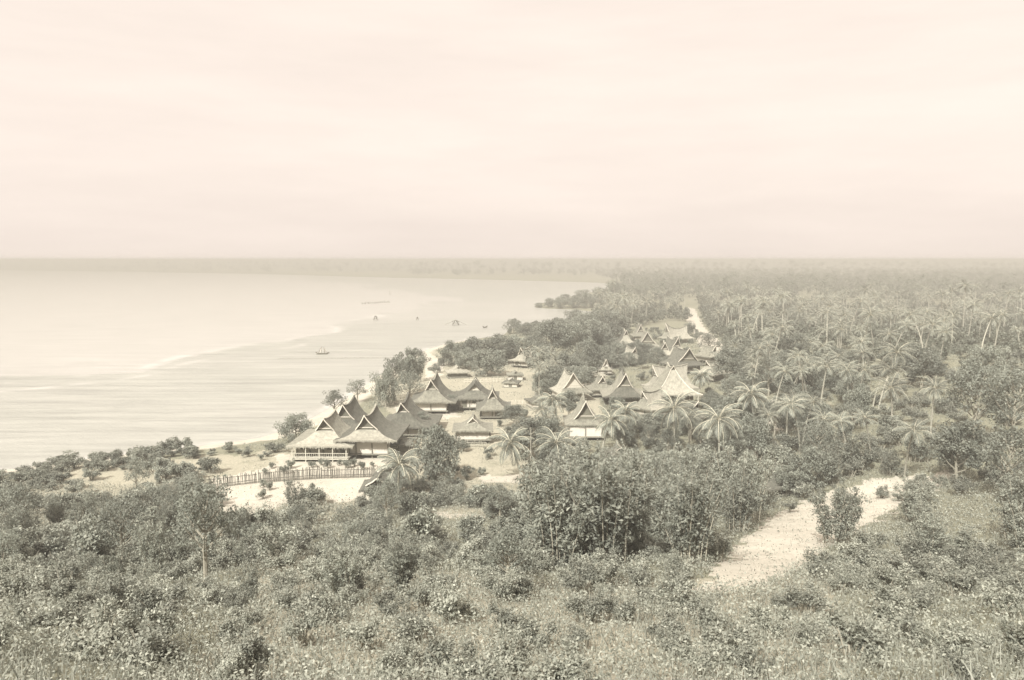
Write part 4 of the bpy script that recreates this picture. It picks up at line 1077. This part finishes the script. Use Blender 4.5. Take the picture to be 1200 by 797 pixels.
def undergrowth():
    rs = np.random.RandomState(3)
    n = 480000
    y = 9 + 93 * rs.uniform(0, 1, n) ** 1.15
    x = rs.uniform(-1, 1, n) * (y * .80 + 14)
    z = height(x, y)
    dep = y * CP + (EYE - z) * SP
    px = W0 / 2 + FPX * x / dep; py = H0 / 2 - FPX * (y * SP + (z - EYE) * CP) / dep
    keep = np.ones(n, bool)
    jx = rs.normal(0, 5, n); jy = rs.normal(0, 3, n)
    for p in SAND: keep &= ~inpoly(px + jx, py + jy, p) | (rs.uniform(0, 1, n) < .05 + .10 * (bumps(x, y, 1.9) > .7))
    # patchy cover
    pat = bumps(x + 3, y, 2.1) + bumps(x, y + 5, .8) * .7
    keep &= rs.uniform(-1.6, 1.4, n) < pat + .5
    x, y, z, pat = x[keep], y[keep], z[keep], pat[keep]
    c = np.stack([x, y, z + rs.uniform(.02, .95, len(x)) * np.clip(.6 + pat * .4, .2, 1.4)], 1)
    q = leaf_quads(c, np.interp(y, [8, 16, 26, 60], [.055, .085, .125, .2]), rs, .5, .7)
    o = link('undergrowth', np_mesh('undergrowth', q, 4, M['leaf_dry'], rs.uniform(0, 1, len(x)) ** 1.3))
    tag(o, 'low leafy undergrowth covering the hillside', 'undergrowth', None, 'stuff')
    # taller grass blades
    n = 90000
    y = 8 + 94 * rs.uniform(0, 1, n) ** 1.1; x = rs.uniform(-1, 1, n) * (y * .80 + 14); z = height(x, y)
    dep = y * CP + (EYE - z) * SP
    px = W0 / 2 + FPX * x / dep; py = H0 / 2 - FPX * (y * SP + (z - EYE) * CP) / dep
    keep = np.ones(n, bool)
    for p in SAND: keep &= ~inpoly(px, py, p) | (rs.uniform(0, 1, n) < .04)
    x, y, z = x[keep], y[keep], z[keep]; n = len(x)
    b = np.stack([x, y, z - .03], 1); h = rs.uniform(.25, .8, n)[:, None]
    d = unit(rs.normal(size=(n, 3)) * np.array((.35, .35, .05)) + np.array((0, 0, 1)))
    s = unit(np.cross(d, rs.normal(size=(n, 3)))) * .018
    q = np.stack([b - s, b + s, b + d * h * .6 + s * .7, b + d * h + np.array((0, 0, -.05)) * h], 1)
    o = link('dry_grass', np_mesh('dry_grass', q, 4, M['leaf_dry'], rs.uniform(.2, 1, n)))
    tag(o, 'dry grass blades over the hillside', 'grass', None, 'stuff')
undergrowth()
def weeds():
    rs = np.random.RandomState(8)
    n = 480000
    y = 94 + 236 * rs.uniform(0, 1, n) ** .95; x = rs.uniform(-.36, .74, n) * y; z = height(x, y)
    dep = y * CP + (EYE - z) * SP
    px = W0 / 2 + FPX * x / dep; py = H0 / 2 - FPX * (y * SP + (z - EYE) * CP) / dep
    keep = (z > .9) & (shore_dist(x, y) > 6)
    for p in SAND: keep &= ~inpoly(px, py, p) | (rs.uniform(0, 1, n) < .015)
    for p, k in EARTH: keep &= ~inpoly(px, py, p) | (rs.uniform(0, 1, n) < .3)
    pat = bumps(x, y, 4.3) + .8 * bumps(y, x, 1.7)
    keep &= rs.uniform(-1.5, 1.5, n) < pat
    x, y, z, pat = x[keep], y[keep], z[keep], pat[keep]
    c = np.stack([x, y, z + rs.uniform(.02, .6, len(x)) * np.clip(.5 + .4 * pat, .15, 1.2)], 1)
    o = link('village_weeds', np_mesh('village_weeds', leaf_quads(c, np.interp(y, [95, 330], [.2, .42]), rs, .5, .6), 4, M['leaf_shrub'], rs.uniform(0, 1, len(x))))
    tag(o, 'low weeds and grass tufts over the flat ground about the houses', 'weeds', None, 'stuff')
weeds()
def gravel():
    rs = np.random.RandomState(15); V = []
    n = 9000; y = rs.uniform(40, 112, n); x = rs.uniform(-60, 42, n); z = height(x, y)
    dep = y * CP + (EYE - z) * SP
    px = W0 / 2 + FPX * x / dep; py = H0 / 2 - FPX * (y * SP + (z - EYE) * CP) / dep
    k = np.zeros(n, bool)
    for p in SAND: k |= inpoly(px, py, p)
    for a, b, c in zip(x[k], y[k], z[k]):
        r = .03 + .09 * rs.uniform() ** 4
        t = np.array(((1, 0, 0), (-.5, .87, 0), (-.5, -.87, 0), (0, 0, .8))) * r * rs.uniform(.7, 1.3, (4, 1)) + np.array((a, b, c + r * .1))
        V += [t[[0, 1, 3]], t[[1, 2, 3]], t[[2, 0, 3]]]
    tag(link('road_gravel', np_mesh('road_gravel', np.array(V), 3, M['wood'])), 'loose stones over the bare sand and road', 'gravel', None, 'stuff')
gravel()

# ------------------------------------------------------------------ light
SUN_EL, SUN_AZ = math.radians(43), math.radians(207)          # azimuth from +y, clockwise: behind the viewer, to one side
ds = Vector((math.sin(SUN_AZ) * math.cos(SUN_EL), math.cos(SUN_AZ) * math.cos(SUN_EL), math.sin(SUN_EL)))
sl = bpy.data.lights.new('sun', 'SUN'); so = bpy.data.objects.new('sun', sl); COL.objects.link(so)
so.rotation_euler = (-ds).to_track_quat('-Z', 'Y').to_euler(); so.location = ds * 300
sl.energy = 3.6; sl.angle = math.radians(.6); sl.color = (1, .975, .94)
wd = bpy.data.worlds.new('World'); scene.world = wd; wd.use_nodes = True
wn = wd.node_tree; bg = wn.nodes['Background']
sk = wn.nodes.new('ShaderNodeTexSky'); sk.sky_type = 'NISHITA'; sk.sun_disc = False
sk.sun_elevation = SUN_EL; sk.sun_rotation = SUN_AZ; sk.dust_density = 6; sk.air_density = 1; sk.ozone_density = 1
bw = wn.nodes.new('ShaderNodeRGBToBW'); wn.links.new(sk.outputs[0], bw.inputs[0])
mul = wn.nodes.new('ShaderNodeMix'); mul.data_type = 'RGBA'; mul.blend_type = 'MULTIPLY'; mul.inputs[0].default_value = 1
wn.links.new(bw.outputs[0], mul.inputs[6]); mul.inputs[7].default_value = (1.0, .885, .79, 1)
veil = wn.nodes.new('ShaderNodeMix'); veil.data_type = 'RGBA'; veil.inputs[0].default_value = .85      # thin even overcast
SKYV = 3.32
wn.links.new(mul.outputs[2], veil.inputs[6]); veil.inputs[7].default_value = (SKYV, SKYV * .878, SKYV * .788, 1)
tcw = wn.nodes.new('ShaderNodeTexCoord'); sx = wn.nodes.new('ShaderNodeSeparateXYZ'); wn.links.new(tcw.outputs['Generated'], sx.inputs[0])
zr_ = wn.nodes.new('ShaderNodeMapRange'); zr_.inputs[1].default_value = .36; zr_.inputs[2].default_value = .9; zr_.inputs[3].default_value = 1.0; zr_.inputs[4].default_value = 2.8
wn.links.new(sx.outputs[2], zr_.inputs[0])                 # an overcast sky is brighter overhead than at the horizon
zm = wn.nodes.new('ShaderNodeVectorMath'); zm.operation = 'SCALE'
wn.links.new(veil.outputs[2], zm.inputs[0]); 
cm = wn.nodes.new('ShaderNodeMapping'); cm.inputs['Scale'].default_value = (2.2, 2.2, 14); wn.links.new(tcw.outputs['Generated'], cm.inputs[0])
cn = wn.nodes.new('ShaderNodeTexNoise'); cn.inputs['Scale'].default_value = 1.4; cn.inputs['Detail'].default_value = 6; cn.inputs['Roughness'].default_value = .6; wn.links.new(cm.outputs[0], cn.inputs['Vector'])
cr = wn.nodes.new('ShaderNodeMapRange'); cr.inputs[1].default_value = .3; cr.inputs[2].default_value = .7; cr.inputs[3].default_value = .945; cr.inputs[4].default_value = 1.03
wn.links.new(cn.outputs['Fac'], cr.inputs[0])               # faint streaks of high cloud
cx = wn.nodes.new('ShaderNodeMath'); cx.operation = 'MULTIPLY'; wn.links.new(zr_.outputs[0], cx.inputs[0]); wn.links.new(cr.outputs[0], cx.inputs[1])
wn.links.new(cx.outputs[0], zm.inputs['Scale'])
wn.links.new(zm.outputs[0], bg.inputs[0])
bg.inputs[1].default_value = .1
scene.view_settings.view_transform = 'Standard'
scene.view_settings.look = 'None'
scene.view_settings.gamma = 1
scene.view_settings.exposure = 1.70
scene.cycles.max_bounces = 6
scene.cycles.transparent_max_bounces = 8
scene.cycles.volume_bounces = 0
